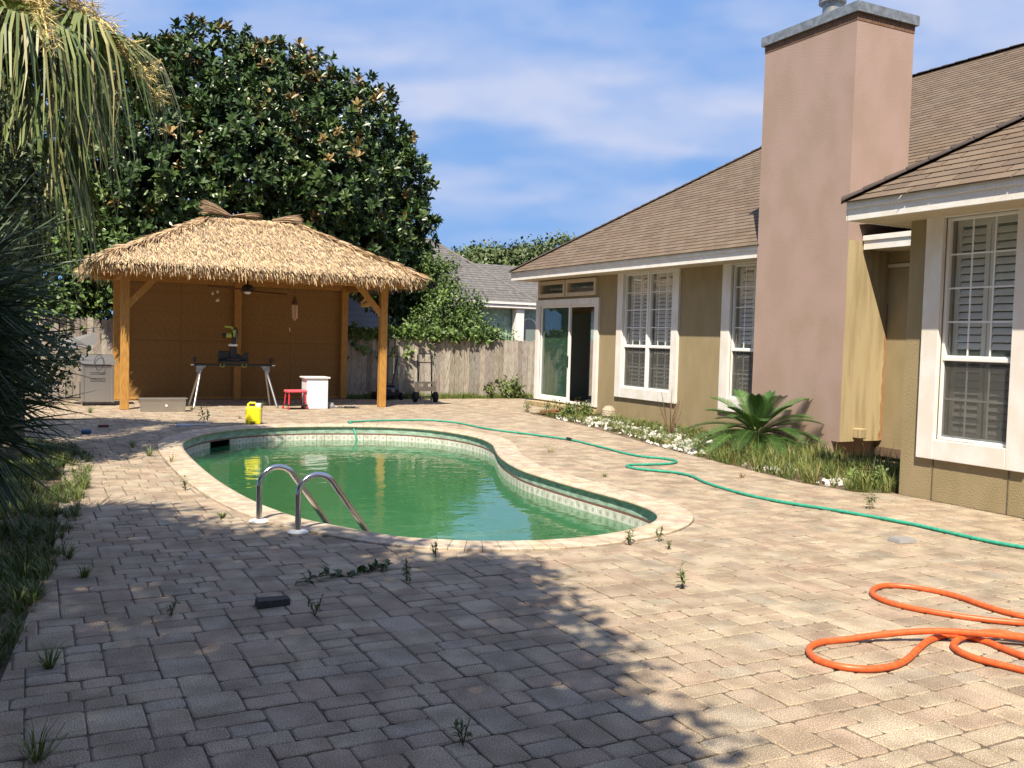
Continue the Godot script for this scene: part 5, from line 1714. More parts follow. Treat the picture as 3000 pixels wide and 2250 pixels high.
func build_things() -> void:
	rng.seed = 81
	# ---------- garden hose
	var gh := thing("garden_hose", "long green garden hose running from the pool edge across the paving", "hose", Vector3(7.4, 0, -10))
	var gb := B.new()
	var gp := [[5.24, -16.28, -0.30], [5.22, -16.34, -0.12], [5.20, -16.55, 0.03], [5.22, -16.75, 0.02], [5.42, -16.98], [5.96, -17.12], [6.5, -17.12], [7.0, -16.98], [7.28, -16.4], [7.33, -15.6], [7.42, -14.9], [7.62, -14.35], [7.80, -13.75], [7.93, -13.2], [7.90, -12.6], [7.86, -12.0], [7.79, -11.5], [7.83, -11.05], [7.99, -10.78], [8.03, -10.55], [7.92, -10.38], [7.7, -10.27], [7.4, -10.29], [7.12, -10.31], [6.99, -10.20], [6.99, -9.98], [7.14, -9.75], [7.29, -9.5], [7.28, -9.2], [7.12, -8.75], [7.03, -8.3], [6.99, -7.75], [7.06, -7.3], [7.18, -6.95], [7.27, -6.61], [7.34, -6.27], [7.38, -5.93], [7.37, -5.55], [7.38, -5.22], [7.46, -4.9], [7.6, -4.4], [7.7, -3.8]]
	gb.tube(hose_pts(gp, 0.017), 0.0165, 9)
	wpart("hose", gb, M.green_hose, gh)
	var cp := B.new()
	cp.tube([Vector3(7.925, 0.022, -13.35), Vector3(7.925, 0.022, -13.27), Vector3(7.93, 0.022, -13.20)], [0.028, 0.032, 0.024], 8)
	wpart("coupling", cp, M.black_plastic, gh)
	# ---------- orange hose
	var oh := thing("orange_hose", "thick bright orange hose lying in loops at the picture's right edge", "hose", Vector3(5, 0, -3.6))
	var o1 := [[6.2, -3.0], [5.8, -3.3], [5.55, -3.55], [5.47, -3.70], [5.47, -3.90], [5.50, -4.08], [5.48, -4.24], [5.40, -4.40], [5.28, -4.49], [5.14, -4.47], [5.02, -4.39], [4.95, -4.27], [4.94, -4.12], [5.02, -3.92], [5.14, -3.74], [5.26, -3.61], [5.40, -3.50], [5.7, -3.3], [6.2, -3.15]]
	var o2 := [[5.6, -2.9], [5.2, -3.15, 0.01], [4.98, -3.28, 0.03], [4.79, -3.39, 0.045], [4.61, -3.50, 0.05], [4.44, -3.59, 0.04], [4.24, -3.67, 0.02], [4.05, -3.73], [3.90, -3.745], [3.77, -3.70], [3.69, -3.61], [3.665, -3.51], [3.71, -3.40], [3.81, -3.33], [3.95, -3.31], [4.12, -3.355], [4.34, -3.46], [4.52, -3.535], [4.68, -3.555], [4.77, -3.50], [4.80, -3.39], [4.78, -3.26], [4.77, -3.1], [4.85, -2.7]]
	var o3 := [[4.75, -2.5], [4.58, -2.92], [4.52, -3.10], [4.485, -3.23], [4.51, -3.35], [4.59, -3.435], [4.72, -3.46, 0.02], [4.90, -3.41, 0.035], [5.05, -3.30, 0.02], [5.5, -2.95]]
	for q in [o1, o2, o3]:
		var b := B.new()
		b.tube(hose_pts(q, 0.018), 0.0185, 12)
		wpart("hose_loop", b, M.orange_hose, oh)
	# ---------- loose stones on the paving
	var s1 := B.new()
	s1.hexa([Vector3(-0.10, 0, 0.05), Vector3(0.10, 0, 0.035), Vector3(0.105, 0, -0.05), Vector3(-0.095, 0, -0.055), Vector3(-0.095, 0.04, 0.045), Vector3(0.10, 0.035, 0.03), Vector3(0.10, 0.038, -0.048), Vector3(-0.09, 0.042, -0.05)])
	single("broken_slate", s1, M.slate, "dark chipped slate piece lying on the shaded pavers", "stone", Vector3(1.30, 0.002, -5.62))
	var s2 := B.new()
	s2.hexa([Vector3(-0.10, 0, 0.06), Vector3(0.08, 0, 0.09), Vector3(0.12, 0, -0.04), Vector3(-0.08, 0, -0.09), Vector3(-0.09, 0.03, 0.05), Vector3(0.07, 0.03, 0.08), Vector3(0.11, 0.03, -0.035), Vector3(-0.07, 0.03, -0.08)])
	single("drain_stone", s2, M.stone_grey, "flat grey stone beside the green hose on sunlit pavers", "stone", Vector3(6.68, 0.002, -5.55))
	# ---------- yellow jug
	var j := thing("yellow_jug", "bright yellow plastic chlorine jug with white cap at the pool edge", "jug", Vector3(3.56, 0.002, -17.06), -0.42)
	var jb := B.new()
	jb.cbox(Vector3(0, 0.165, 0), Vector3(0.27, 0.29, 0.20), 0.03)
	jb.cbox(Vector3(-0.085, 0.03, 0.0), Vector3(0.09, 0.06, 0.19), 0.012); jb.cbox(Vector3(0.085, 0.03, 0.0), Vector3(0.09, 0.06, 0.19), 0.012)
	part("body", jb, M.yellow_plastic, j)
	var hb := B.new()
	hb.tube([Vector3(-0.10, 0.29, 0), Vector3(-0.105, 0.35, 0), Vector3(-0.07, 0.375, 0), Vector3(0.02, 0.375, 0), Vector3(0.04, 0.34, 0), Vector3(0.04, 0.29, 0)], 0.019, 8)
	part("handle", hb, M.yellow_plastic, j)
	var jc := B.new()
	jc.lathe([Vector2(0.045, 0.30), Vector2(0.048, 0.33), Vector2(0.048, 0.365), Vector2(0.04, 0.372), Vector2(0.0, 0.372)], Vector3(0.085, 0, 0), 18)
	part("cap", jc, M.white_plastic, j)
	var jl := B.new()
	jl.box(Vector3(0.1365, 0.18, 0), Vector3(0.002, 0.17, 0.12))
	part("label_sticker", jl, M.label_white, j)
	# ---------- silver trough
	var bx := thing("metal_trough", "low silver metal trough with a rim on the paving before the gazebo", "trough", Vector3(2.35, 0.002, -19.92), 0.0)
	var bb := B.new()
	bb.hexa([Vector3(-0.42, 0, 0.10), Vector3(0.42, 0, 0.10), Vector3(0.42, 0, -0.12), Vector3(-0.42, 0, -0.12), Vector3(-0.44, 0.26, 0.14), Vector3(0.42, 0.26, 0.14), Vector3(0.42, 0.26, -0.14), Vector3(-0.44, 0.26, -0.14)])
	part("body", bb, M.brushed, bx)
	var br := B.new()
	br.cbox(Vector3(-0.01, 0.268, 0), Vector3(0.93, 0.016, 0.33), 0.004)
	part("rim", br, M.brushed, bx)
	var bs := B.new()
	bs.lathe([Vector2(0.022, 0), Vector2(0.022, 0.004), Vector2(0.0, 0.004)], Vector3(0.05, 0.13, 0.122), 12, Basis(Vector3.RIGHT, PI / 2 - 0.15))
	part("sticker", bs, M.white_plastic, bx)
	# ---------- saw stand
	var st := thing("saw_stand", "folding saw stand with silver tube legs under the gazebo", "saw stand", Vector3(3.92, 0.0, -20.95))
	var beam := B.new()
	beam.cbox(Vector3(0, 0.92, 0), Vector3(1.66, 0.055, 0.06), 0.01)
	part("rail", beam, M.black_metal, st)
	for s in [-1.0, 1.0]:
		var ex := B.new()
		ex.tube([Vector3(s * 0.80, 0.92, 0), Vector3(s * 0.90, 0.92, 0)], 0.018, 8)
		part("extension", ex, M.steel, st)
		var wb := B.new()
		wb.cbox(Vector3(s * 0.82, 1.03, 0), Vector3(0.06, 0.11, 0.12), 0.008); wb.tube([Vector3(s * 0.82, 0.93, 0), Vector3(s * 0.82, 0.98, 0)], 0.012, 6)
		part("work_stop", wb, M.black_plastic, st)
		var hg := B.new()
		hg.prism(PackedVector2Array([Vector2(-0.10, 0.90), Vector2(0.10, 0.90), Vector2(0.06 * s + 0.02, 0.76), Vector2(0.06 * s - 0.05, 0.76)]), 0.10, Transform3D(Basis(), Vector3(s * 0.68, 0, -0.05)))
		part("hinge_bracket", hg, M.galvanised, st)
		for z in [-1.0, 1.0]:
			var lg := B.new()
			lg.tube([Vector3(s * 0.70, 0.80, z * 0.05), Vector3(s * 0.88, 0.0, z * 0.36)], 0.024, 10)
			part("leg", lg, M.brushed, st)
	for x in [-0.25, 0.22]:
		var mb := B.new()
		for q in [[Vector3(x - 0.04, 0.92, 0.035), Vector3(0.014, 0.09, 0.014)], [Vector3(x + 0.04, 0.92, 0.035), Vector3(0.014, 0.09, 0.014)], [Vector3(x, 0.962, 0.035), Vector3(0.094, 0.014, 0.014)], [Vector3(x, 0.878, 0.035), Vector3(0.094, 0.014, 0.014)]]: mb.box(q[0], q[1])
		part("mount_bracket", mb, M.lime, st)
	var sw := thing("mitre_saw", "black and lime mitre saw with raised arm, clamped on the stand", "saw", Vector3(3.92, 0.955, -20.98))
	var sb := B.new()
	sb.cbox(Vector3(0.0, 0.035, 0), Vector3(0.62, 0.07, 0.26), 0.015)
	sb.lathe([Vector2(0.17, 0.07), Vector2(0.17, 0.10), Vector2(0.0, 0.10)], Vector3(-0.02, 0, 0.02), 22)
	part("base", sb, M.black_plastic, sw)
	var sf := B.new()
	sf.cbox(Vector3(-0.20, 0.17, -0.05), Vector3(0.24, 0.20, 0.05), 0.01)
	sf.prism(PackedVector2Array([Vector2(0.06, 0.07), Vector2(0.32, 0.07), Vector2(0.33, 0.24), Vector2(0.26, 0.25), Vector2(0.20, 0.16), Vector2(0.12, 0.22), Vector2(0.06, 0.16)]), 0.05, Transform3D(Basis(), Vector3(0, 0, -0.08)))
	part("fence", sf, M.black_plastic, sw)
	var sa := B.new()
	sa.cbox(Vector3(0.01, 0.22, -0.08), Vector3(0.15, 0.28, 0.14), 0.02)
	sa.tube([Vector3(0.02, 0.33, -0.08), Vector3(0.02, 0.48, -0.05), Vector3(0.04, 0.66, 0.0), Vector3(0.03, 0.78, 0.02)], [0.05, 0.055, 0.06, 0.045], 10)
	part("arm", sa, M.black_metal, sw)
	var mo := B.new()
	mo.tube([Vector3(-0.02, 0.62, 0.02), Vector3(-0.24, 0.60, 0.02)], [0.055, 0.05], 12)
	part("motor", mo, M.black_plastic, sw)
	var mg := B.new()
	mg.tube([Vector3(-0.06, 0.62, 0.025), Vector3(-0.17, 0.61, 0.025)], 0.0575, 12)
	mg.tube([Vector3(-0.02, 0.76, 0.03), Vector3(-0.08, 0.80, 0.03), Vector3(-0.20, 0.80, 0.03)], 0.026, 8)
	mg.cbox(Vector3(0.0, 0.66, 0.03), Vector3(0.06, 0.16, 0.09), 0.012)
	part("grip", mg, M.lime, sw)
	var bd := B.new()
	bd.lathe([Vector2(0.12, -0.004), Vector2(0.125, 0), Vector2(0.12, 0.004), Vector2(0.0, 0.004)], Vector3(0.045, 0.57, 0.0), 26, Basis(Vector3.BACK, PI / 2))
	part("blade_guard", bd, M.galvanised, sw)
	var du := B.new()
	du.cbox(Vector3(-0.01, 0.40, -0.02), Vector3(0.19, 0.05, 0.10), 0.015)
	part("dust_spout", du, M.white_plastic, sw)
	# ---------- rolling red stool
	var rs := thing("red_stool", "red mechanic's stool on casters before the gazebo", "stool", Vector3(5.12, 0.0, -20.28), 0.12)
	var seat := B.new()
	seat.cbox(Vector3(0, 0.39, 0), Vector3(0.44, 0.06, 0.30), 0.02)
	part("seat", seat, M.red_plastic, rs)
	for q in [Vector2(-0.19, 0.13), Vector2(0.19, 0.13), Vector2(-0.19, -0.13), Vector2(0.19, -0.13)]:
		var l := B.new()
		l.tube([Vector3(q.x * 0.95, 0.36, q.y * 0.8), Vector3(q.x * 1.02, 0.10, q.y)], 0.016, 8)
		part("leg", l, M.red_paint, rs)
		var c := B.new()
		c.tube([Vector3(q.x * 1.15 - 0.014, 0.03, q.y * 1.2), Vector3(q.x * 1.15 + 0.014, 0.03, q.y * 1.2)], 0.03, 12)
		part("caster", c, M.red_paint, rs)
	var tr := B.new()
	tr.cbox(Vector3(0, 0.09, 0), Vector3(0.46, 0.03, 0.32), 0.008)
	part("tray", tr, M.black_plastic, rs)
	# ---------- white cabinet
	var wc := thing("white_cabinet", "plain white box cabinet with an overhanging top beside the red stool", "cabinet", Vector3(5.58, 0.002, -20.40))
	var cb := B.new()
	cb.cbox(Vector3(0, 0.33, 0), Vector3(0.475, 0.66, 0.44), 0.006)
	part("body", cb, M.white_box, wc)
	var ct := B.new()
	ct.cbox(Vector3(0, 0.685, 0.0), Vector3(0.56, 0.035, 0.50), 0.006)
	part("top", ct, M.white_paint, wc)
	# rags next to it
	var rg := B.new()
	for k in 60:
		var p := Vector3(rf(-0.1, 0.30), 0, rf(-0.06, 0.06))
		var hgt := rf(0.02, 0.05)
		rg.strip([p, p + Vector3(rf(0.04, 0.1), hgt, rf(-0.03, 0.03)), p + Vector3(rf(0.1, 0.2), 0.005, rf(-0.04, 0.04))], [0.03, 0.04, 0.02], Vector3(0, 0.2, 1).normalized())
	single("white_rag", rg, M.white_plastic, "crumpled white rag on the paving next to the white cabinet", "rag", Vector3(6.12, 0.004, -20.35))
	var rk := B.new()
	rk.lathe([Vector2(0.11, 0), Vector2(0.12, 0.05), Vector2(0.08, 0.12), Vector2(0.0, 0.14)], Vector3.ZERO, 9)
	single("dark_bundle", rk, M.stone_grey, "small grey crumpled bundle between white cabinet and white rag", "bundle", Vector3(5.93, 0.0, -20.42))
	# ---------- gas grill
	var gr := thing("gas_grill", "stainless gas grill with its lid raised, left of the gazebo", "grill", Vector3(1.24, 0.0, -21.85))
	var gc := B.new()
	gc.cbox(Vector3(0.0, 0.47, 0), Vector3(0.60, 0.78, 0.52), 0.012)
	part("cart", gc, M.brushed, gr)
	for x in [-0.29, 0.29]:
		var lg := B.new()
		lg.cbox(Vector3(x, 0.47, 0.262), Vector3(0.05, 0.80, 0.03), 0.006)
		part("leg", lg, M.brushed, gr)
	for y in [0.58, 0.55, 0.52, 0.70, 0.67]:
		var vt := B.new()
		vt.box(Vector3(0.0, y, 0.2605), Vector3(0.30, 0.010, 0.004))
		part("vent", vt, M.black_metal, gr)
	var fb := B.new()
	fb.hexa([Vector3(-0.36, 0.88, 0.30), Vector3(0.36, 0.88, 0.30), Vector3(0.36, 0.88, -0.28), Vector3(-0.36, 0.88, -0.28), Vector3(-0.36, 1.08, 0.27), Vector3(0.30, 1.08, 0.27), Vector3(0.30, 1.08, -0.28), Vector3(-0.36, 1.08, -0.28)])
	part("firebox", fb, M.brushed, gr)
	var ld := B.new()
	ld.hexa([Vector3(-0.75, 1.16, 0.22), Vector3(-0.03, 1.30, 0.22), Vector3(-0.03, 1.30, -0.28), Vector3(-0.75, 1.16, -0.28), Vector3(-0.75, 1.36, 0.18), Vector3(-0.06, 1.55, 0.18), Vector3(-0.06, 1.55, -0.28), Vector3(-0.75, 1.36, -0.28)])
	part("lid", ld, M.brushed, gr)
	var kn := B.new()
	kn.tube([Vector3(-0.08, 1.54, 0.0), Vector3(-0.08, 1.64, 0.0)], 0.02, 8)
	part("chimney_stub", kn, M.steel, gr)
	var sl := B.new()
	sl.cbox(Vector3(-0.62, 1.0, 0), Vector3(0.50, 0.05, 0.5), 0.008)
	part("side_shelf", sl, M.brushed, gr)
	var hr := B.new()
	var hp := []
	for k in 13: hp.append(Vector3(0.02 + 0.09 * cos(PI * 2 * k / 12), 0.92 + 0.16 * sin(PI * 2 * k / 12), 0.315))
	hr.tube(hp, 0.006, 5)
	part("gas_hose", hr, M.rubber, gr)
	for x in [-0.27, 0.27]:
		var cs := B.new()
		cs.tube([Vector3(x - 0.02, 0.045, 0.2), Vector3(x + 0.02, 0.045, 0.2)], 0.045, 14)
		part("caster", cs, M.rubber, gr)
	# ---------- push mower
	var mw := thing("lawn_mower", "dark navy push mower standing behind the gazebo post", "mower", Vector3(8.22, 0.0, -23.0), 0.15)
	var mk := B.new()
	mk.cbox(Vector3(0, 0.20, 0), Vector3(0.44, 0.26, 0.55), 0.05)
	part("deck", mk, M.navy, mw)
	var me := B.new()
	me.cbox(Vector3(0, 0.37, -0.02), Vector3(0.30, 0.10, 0.30), 0.03)
	part("engine_cover", me, M.black_plastic, mw)
	var em := B.new()
	em.prism(PackedVector2Array([Vector2(-0.06, 0.06), Vector2(0.06, 0.06), Vector2(0.055, 0.0), Vector2(0.0, -0.04), Vector2(-0.055, 0.0)]), 0.004, Transform3D(Basis(), Vector3(0, 0.24, 0.2752)))
	part("emblem", em, M.galvanised, mw)
	for q in [Vector2(-0.27, 0.2), Vector2(0.27, 0.2), Vector2(-0.27, -0.22), Vector2(0.27, -0.22)]:
		var w := B.new()
		w.tube([Vector3(q.x - 0.035, 0.1, q.y), Vector3(q.x + 0.035, 0.1, q.y)], 0.10, 18)
		part("wheel", w, M.rubber, mw)
	for s in [-1.0, 1.0]:
		var hd := B.new()
		hd.tube([Vector3(s * 0.20, 0.22, -0.20), Vector3(0.28 + s * 0.19, 1.02, -0.40), Vector3(0.36 + s * 0.13, 1.12, -0.42), Vector3(0.36, 1.14, -0.42)], 0.02, 8)
		part("handle_bar", hd, M.black_metal, mw)
	var sg := B.new()
	sg.cbox(Vector3(0.36, 1.13, -0.41), Vector3(0.10, 0.09, 0.05), 0.012)
	part("switch_box", sg, M.lime, mw)
	# ---------- hand truck
	var ht := thing("hand_truck", "black hand truck with a folded steel toe plate and two fat tyres", "hand truck", Vector3(8.86, 0.0, -22.0), -0.05)
	for s in [-1.0, 1.0]:
		var b := B.new()
		b.tube([Vector3(s * 0.18, 0.12, -0.02), Vector3(s * 0.18, 1.12, -0.12), Vector3(s * 0.175, 1.20, -0.13)], 0.022, 8)
		part("upright", b, M.black_metal, ht)
		var w := B.new()
		w.tube([Vector3(s * 0.27 - 0.045, 0.135, 0), Vector3(s * 0.27 - 0.03, 0.135, 0), Vector3(s * 0.27 + 0.03, 0.135, 0), Vector3(s * 0.27 + 0.045, 0.135, 0)], [0.115, 0.135, 0.135, 0.115], 20)
		part("wheel", w, M.rubber, ht)
		var c := B.new()
		c.tube([Vector3(s * 0.14 - 0.012, 0.09, 0.06), Vector3(s * 0.14 + 0.012, 0.09, 0.06)], 0.045, 14)
		part("caster", c, M.galvanised, ht)
	var hp2 := B.new()
	hp2.tube([Vector3(-0.175, 1.20, -0.13), Vector3(-0.16, 1.225, -0.13), Vector3(0.16, 1.225, -0.13), Vector3(0.175, 1.20, -0.13)], 0.014, 8)
	hp2.tube([Vector3(-0.18, 1.0, -0.11), Vector3(0.18, 1.0, -0.11)], 0.013, 8)
	hp2.tube([Vector3(-0.30, 0.135, 0), Vector3(0.30, 0.135, 0)], 0.012, 8)
	hp2.tube([Vector3(-0.18, 0.30, -0.04), Vector3(0.18, 0.30, -0.04)], 0.012, 8)
	part("crossbar", hp2, M.black_metal, ht)
	var tp := B.new()
	for q in [[Vector3(-0.23, 0.40, 0), Vector3(0.12, 0.24, 0.006)], [Vector3(0.23, 0.40, 0), Vector3(0.12, 0.24, 0.006)], [Vector3(0, 0.495, 0), Vector3(0.34, 0.05, 0.006)], [Vector3(0, 0.335, 0), Vector3(0.34, 0.11, 0.006)], [Vector3(0, 0.43, 0), Vector3(0.12, 0.08, 0.006)]]: tp.box(q[0] + Vector3(0, 0, 0.0), q[1])
	part("toe_plate", tp, M.brushed, ht)
	# ---------- skimmer lid with a white handle
	var lp := thing("grey_paddle", "round grey lid with a white handle lying by the pool edge", "lid", Vector3(2.36, 0.004, -16.93))
	var pl := B.new()
	pl.lathe([Vector2(0.145, 0), Vector2(0.15, 0.012), Vector2(0.12, 0.022), Vector2(0.0, 0.024)], Vector3.ZERO, 24)
	part("disc", pl, M.lid_grey, lp)
	var ph := B.new()
	ph.tube([Vector3(0.14, 0.012, 0), Vector3(0.42, 0.012, 0.0)], 0.012, 8)
	part("handle", ph, M.white_plastic, lp)
	var bp := B.new()
	bp.cbox(Vector3(0, 0.035, 0), Vector3(0.15, 0.07, 0.10), 0.02)
	single("blue_tub", bp, M.blue_plastic, "small dark blue plastic tub on the shaded paving near the yucca", "tub", Vector3(0.75, 0.0, -15.9))
	var sp := B.new()
	sp.cbox(Vector3(0, 0.02, 0), Vector3(0.17, 0.035, 0.07), 0.006)
	single("brick_piece", sp, M.brown_red, "dark red brick piece lying on the paving beyond the blue tub", "brick", Vector3(1.06, 0.002, -16.9))
	# ---------- in the planting bed
	var rb := B.new()
	var pr := [Vector2(0.10, 0), Vector2(0.16, 0.06), Vector2(0.15, 0.18), Vector2(0.09, 0.26), Vector2(0.0, 0.28)]
	rb.lathe(pr, Vector3.ZERO, 8)
	single("boulder", rb, M.pale_stone, "pale rounded boulder standing against the wall beside the sliding door", "boulder", Vector3(11.12, 0.0, -17.0))
	for k in 3:
		var b := B.new()
		b.cbox(Vector3(0, 0.05, 0), Vector3(0.10, 0.09, 0.21), 0.006)
		var o := single("red_brick", b, M.red_brick, ["red brick on end of the bed border, closest to the sliding door", "middle red brick of the three edging the bed", "red brick of the bed border, closest to the pool"][k], "brick", Vector3(10.75 - k * 0.27, 0.0, -18.35 + k * 0.10), "bricks edging the bed")
		o.rotation.y = 1.3 + k * 0.1

func build_beds() -> void:
	# white gravel
	rng.seed = 91
	var bedp := PackedVector2Array([Vector2(11.36, -19.0), Vector2(10.0, -18.4), Vector2(9.66, -15.4), Vector2(8.96, -12.1), Vector2(8.66, -10.15), Vector2(8.42, -8.5), Vector2(8.5, -7.75), Vector2(8.84, -7.5), Vector2(11.3, -7.5), Vector2(11.36, -10)])
	var gs := B.new()
	gs.sheet(bedp, -0.02)
	struct("planting_bed", gs, M.soil, "weedy planting bed along the house wall")
	var st := B.new()
	st.hexa([Vector3(-0.02, -0.01, 0.016), Vector3(0.022, -0.01, 0.012), Vector3(0.018, -0.01, -0.018), Vector3(-0.016, -0.01, -0.014), Vector3(-0.012, 0.012, 0.010), Vector3(0.012, 0.014, 0.008), Vector3(0.010, 0.012, -0.010), Vector3(-0.010, 0.013, -0.008)])
	var xs := []
	var cs := []
	for sp in [[10.5, -16.9, 0.6, 150], [10.3, -16.0, 0.6, 190], [10.2, -14.7, 0.6, 150], [10.0, -13.6, 0.6, 170], [9.7, -12.2, 0.6, 330], [9.4, -11.5, 0.5, 180], [8.95, -9.6, 0.3, 40], [8.85, -8.4, 0.25, 40], [10.6, -17.5, 0.4, 90]]:
		for k in sp[3]:
			var q: Vector2 = Vector2(sp[0], sp[1]) + Vector2(rng.randfn(), rng.randfn()) * sp[2] * 0.55
			if not Geometry2D.is_point_in_polygon(q, bedp): continue
			xs.append(Transform3D(basis_up((Vector3.UP + rv() * 0.8), rf(0, TAU)).scaled(Vector3.ONE * rf(0.7, 1.9)), Vector3(q.x, -0.005 + rf(0, 0.02), q.y)))
			cs.append(Color(0.66, 0.64, 0.60) * rf(0.75, 1.15))
	var o := multi("white_gravel", st, M.gravel, self, xs, cs)
	o.set_meta("kind", "stuff"); o.set_meta("label", "white gravel scattered in the planting bed")
	var gA := [Color(0.13, 0.17, 0.045), Color(0.16, 0.20, 0.055), Color(0.10, 0.14, 0.04), Color(0.22, 0.21, 0.08)]
	grass_field("bed_grass", "tall ragged grass in the planting bed below the chimney", [PackedVector2Array([Vector2(8.75, -11.0), Vector2(8.55, -9.5), Vector2(8.45, -8.5), Vector2(8.55, -7.75), Vector2(8.8, -7.5), Vector2(10.6, -7.6), Vector2(10.7, -9.9), Vector2(9.6, -11.0)])], 620, 0.24, gA, 401, 0.7, 1.7, 1.2, -0.2)
	grass_field("bed_weeds", "low green weeds between white gravel and house wall", [PackedVector2Array([Vector2(11.3, -18.6), Vector2(10.1, -18.3), Vector2(9.75, -15.4), Vector2(9.05, -12.1), Vector2(8.8, -11.0), Vector2(9.9, -11.0), Vector2(10.6, -12.2), Vector2(11.3, -12.3)])], 1300, 0.15, gA, 402, 0.5, 1.3, 1.5, 0.12)
	grass_field("fence_grass", "strip of bright grass along the foot of the picket fence", [PackedVector2Array([Vector2(7.3, -23.22), Vector2(14.0, -23.22), Vector2(14.0, -23.46), Vector2(7.3, -23.74)])], 900, 0.20, [Color(0.16, 0.21, 0.05), Color(0.20, 0.25, 0.065), Color(0.13, 0.18, 0.045)], 403, 0.6, 1.2, 0.9, -0.4)
	grass_field("lawn_edge", "shaded grass creeping over the edge of the paving by the yucca", [PackedVector2Array([Vector2(-2.2, -1.8), Vector2(-0.62, -2.0), Vector2(-0.24, -4.3), Vector2(0.0, -5.9), Vector2(0.24, -7.75), Vector2(0.42, -9.5), Vector2(0.56, -11.3), Vector2(0.70, -13.0), Vector2(0.45, -14.4), Vector2(-0.6, -16.0), Vector2(-2.4, -16.0)])], 8500, 0.125, [Color(0.09, 0.145, 0.035), Color(0.115, 0.17, 0.045), Color(0.075, 0.12, 0.03), Color(0.15, 0.17, 0.055)], 404, 0.5, 1.3, 1.5, 0.02)
	# leafy plants near the door
	var lv := spray(14, 0.12, 0.06, 0.16, 108)
	for q in [[Vector3(10.75, 0.16, -17.3), 0.9, "leafy green weed clump in the bed beside the pale boulder", 14], [Vector3(10.35, 0.14, -17.4), 1.0, "broad leafy weed clump at the bed end by the red bricks", 16], [Vector3(10.05, 0.14, -18.7), 0.55, "upright weed plant at the corner of bed and paving", 6], [Vector3(10.7, 0.15, -18.9), 0.55, "upright weed plant between sliding door and red bricks", 6], [Vector3(12.0, 0.25, -23.3), 1.3, "leafy bush at the foot of the picket fence beside the house corner", 18], [Vector3(11.4, 0.18, -23.35), 0.9, "small leafy bush at the fence foot, the one farther from the house", 8], [Vector3(8.9, 0.14, -7.95), 0.8, "leafy weed clump where the bed meets the house corner", 12], [Vector3(11.25, 0.55, -7.75), 0.9, "long-leaved plant in the dark recess beside the chimney", 8]]:
		var t := thing("bed_plant", q[2], "plant", q[0] - Vector3(0, (q[0] as Vector3).y, 0), 0, "leafy plants by house and fence")
		rng.seed = int(absf(q[0].x * 100))
		var xf := []
		var cc := []
		for k in q[3]:
			xf.append(Transform3D(basis_up(rv() + Vector3.UP, rf(0, TAU)).scaled(Vector3.ONE * rf(0.6, 1.1) * q[1]), Vector3(rf(-0.2, 0.2), rf(0.0, q[0].y * 2.0), rf(-0.2, 0.2)) * Vector3(q[1], 1, q[1])))
			cc.append(Color(0.12, 0.17, 0.045) * rf(0.8, 1.25))
		multi("leaves", lv, M.leaf, t, xf, cc).set_meta("kind", "stuff")
		var sb := B.new()
		for k in 4: sb.tube([Vector3(rf(-0.05, 0.05), -0.03, rf(-0.05, 0.05)), Vector3(rf(-0.1, 0.1), q[0].y * 1.8, rf(-0.1, 0.1))], 0.005, 4)
		part("stem", sb, M.dead_twig, t)
	# bare dead shrub
	var ds := thing("dead_shrub", "bare brown dead shrub against the wall below the first window", "shrub", Vector3(10.3, 0, -13.7))
	rng.seed = 95
	var db := B.new()
	for k in 11:
		var an := rf(0, TAU)
		var e := Vector3(cos(an) * rf(0.15, 0.35), rf(0.45, 0.85), sin(an) * rf(0.15, 0.35))
		db.tube([Vector3(0, -0.03, 0), e * 0.5 + rv() * 0.05, e], [0.012, 0.008, 0.003], 5)
		db.tube([e * 0.55, e * 0.8 + rv() * 0.14], [0.005, 0.002], 4)
	part("stem", db, M.dead_twig, ds)
	sago(Vector3(9.95, 0, -11.05))
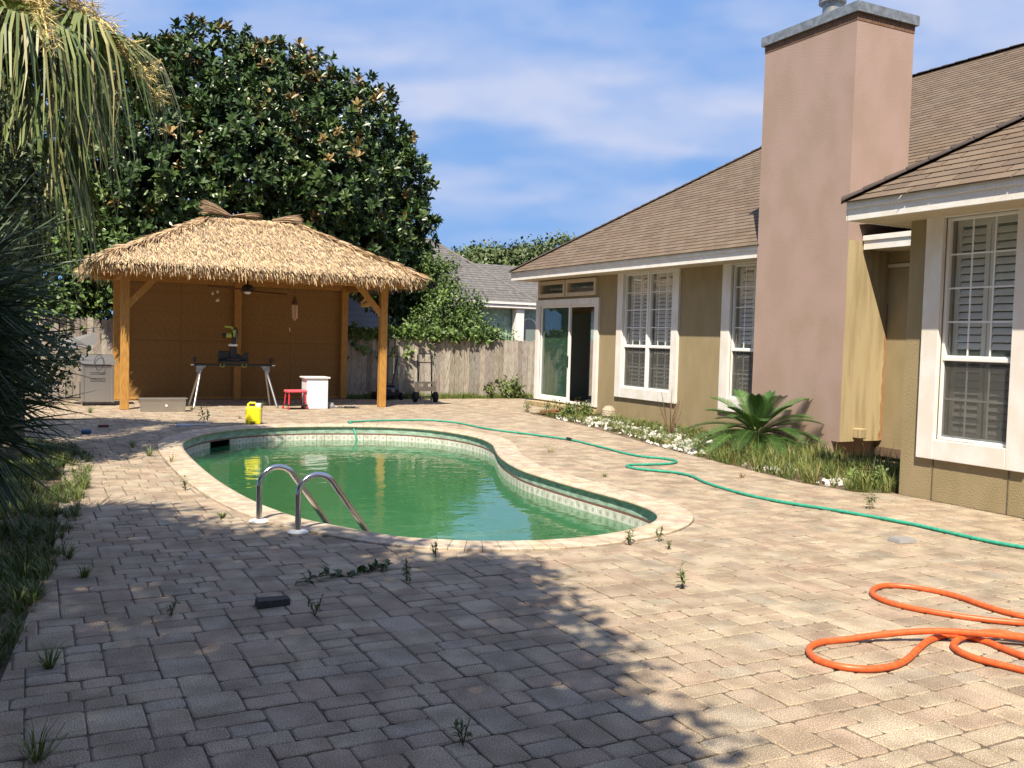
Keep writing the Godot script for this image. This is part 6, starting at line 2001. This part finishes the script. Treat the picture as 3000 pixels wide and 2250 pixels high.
	# weeds in the joints
	var W := [[2.26, -5.86, 0, 0.11, "small leafy weed in the shaded pavers just beyond the fallen vine sprig"], [1.48, -5.32, 0, 0.09, "thin leafy weed in shaded pavers next to the dark slate piece"], [0.72, -5.62, 0, 0.08, "little yellowing weed in shaded pavers left of the dark slate piece"], [1.56, -3.38, 0, 0.09, "leafy weed closest to the camera, in the shaded pavers"], [1.50, -8.43, 1, 0.10, "thin grassy weed in pavers left of the farther grab rail"], [1.41, -10.02, 0, 0.11, "leafy weed in the patchy light left of the pool coping"], [0.41, -9.91, 1, 0.13, "dark grass tuft alone on the pavers near the lawn edge"], [1.54, -12.19, 2, 0.20, "dry grass tuft on the sunlit pavers by the pool's left end"], [1.36, -12.9, 1, 0.18, "green grass tuft at the shadow edge by the pool's left end"], [1.25, -13.9, 1, 0.16, "green grass tuft in the palm shade at the pool's left end"], [2.72, -17.2, 0, 0.24, "upright dark weed beside the white handle of the grey lid"], [3.93, -5.02, 0, 0.12, "spindly weed alone on the sunlit pavers below the pool"], [4.34, -6.28, 0, 0.11, "bushy little weed at the near coping edge in sun"], [4.66, -6.30, 0, 0.09, "small weed at the near coping edge, nearest the pool's rounded end"], [6.80, -11.89, 2, 0.26, "dry spreading grass tuft between coping and green hose"], [7.71, -6.81, 0, 0.15, "leafy weed on sunlit paving between green hose and house corner"], [6.24, -9.58, 1, 0.07, "tiny weed beside the coping at the pool's narrow part"], [0.24, -7.3, 1, 0.15, "grass tuft at the paving edge in deep shade, the one beyond"], [0.31, -6.7, 1, 0.14, "grass tuft at the paving edge in deep shade, the one before"], [0.08, -4.95, 1, 0.16, "spreading grass tuft near the lower left corner with a dark stem"], [0.02, -3.9, 1, 0.20, "big grass tuft in the lower left corner of the picture"], [4.55, -6.02, 0, 0.07, "reddish seedling in sunlit pavers just off the coping"], [2.7, -6.42, 0, 0.09, "bare branching weed at the shaded coping edge"], [3.52, -18.1, 2, 0.14, "dry weed on sunny paving behind the yellow jug"], [4.45, -20.6, 1, 0.20, "grassy weed at the shadow edge under the gazebo"], [2.95, -20.2, 1, 0.14, "pale grass tuft beside the metal trough"], [1.0, -19.8, 1, 0.20, "grass patch on the sunny paving before the gas grill"], [7.9, -9.0, 2, 0.12, "dry weed tuft beside the green hose below the bed grass"], [8.75, -5.75, 0, 0.16, "leafy weed at the foot of the wall under the near window"]]
	for k in W.size(): weed(Vector3(W[k][0], 0, W[k][1]), W[k][4], W[k][2], W[k][3] * 1.25, 500 + k)
	# fallen vine sprig
	rng.seed = 97
	var vs := thing("vine_sprig", "fallen sprig of leafy vine lying across the shaded pavers", "vine sprig", Vector3(1.9, 0, -6.12))
	var vb := B.new()
	var vl := B.new()
	var path := []
	for k in 9: path.append(Vector3(-0.36 + k * 0.09, 0.012 + 0.02 * sin(k * 0.9), 0.10 - 0.027 * k + 0.02 * sin(k * 1.7)))
	vb.tube(path, 0.004, 5)
	for k in 64:
		var f := pow(rng.randf(), 0.8) * 7.9
		var p: Vector3 = path[int(f)].lerp(path[int(f) + 1], f - int(f))
		vl.col = Color(0.045, 0.085, 0.025) * rf(0.7, 1.4)
		leaf(vl, p, (rv() + Vector3(0, 0.35, 0)).normalized(), Vector3.UP, rf(0.05, 0.09), rf(0.03, 0.045))
	part("stem", vb, M.dead_twig, vs)
	part("leaves", vl, M.leaf, vs)

func _ready() -> void:
	setup()
	materials()
	build_ground()
	build_pool()
	build_house()
	build_gazebo()
	build_fences()
	build_neighbours()
	build_rails()
	build_trees()
	build_things()
	build_beds()
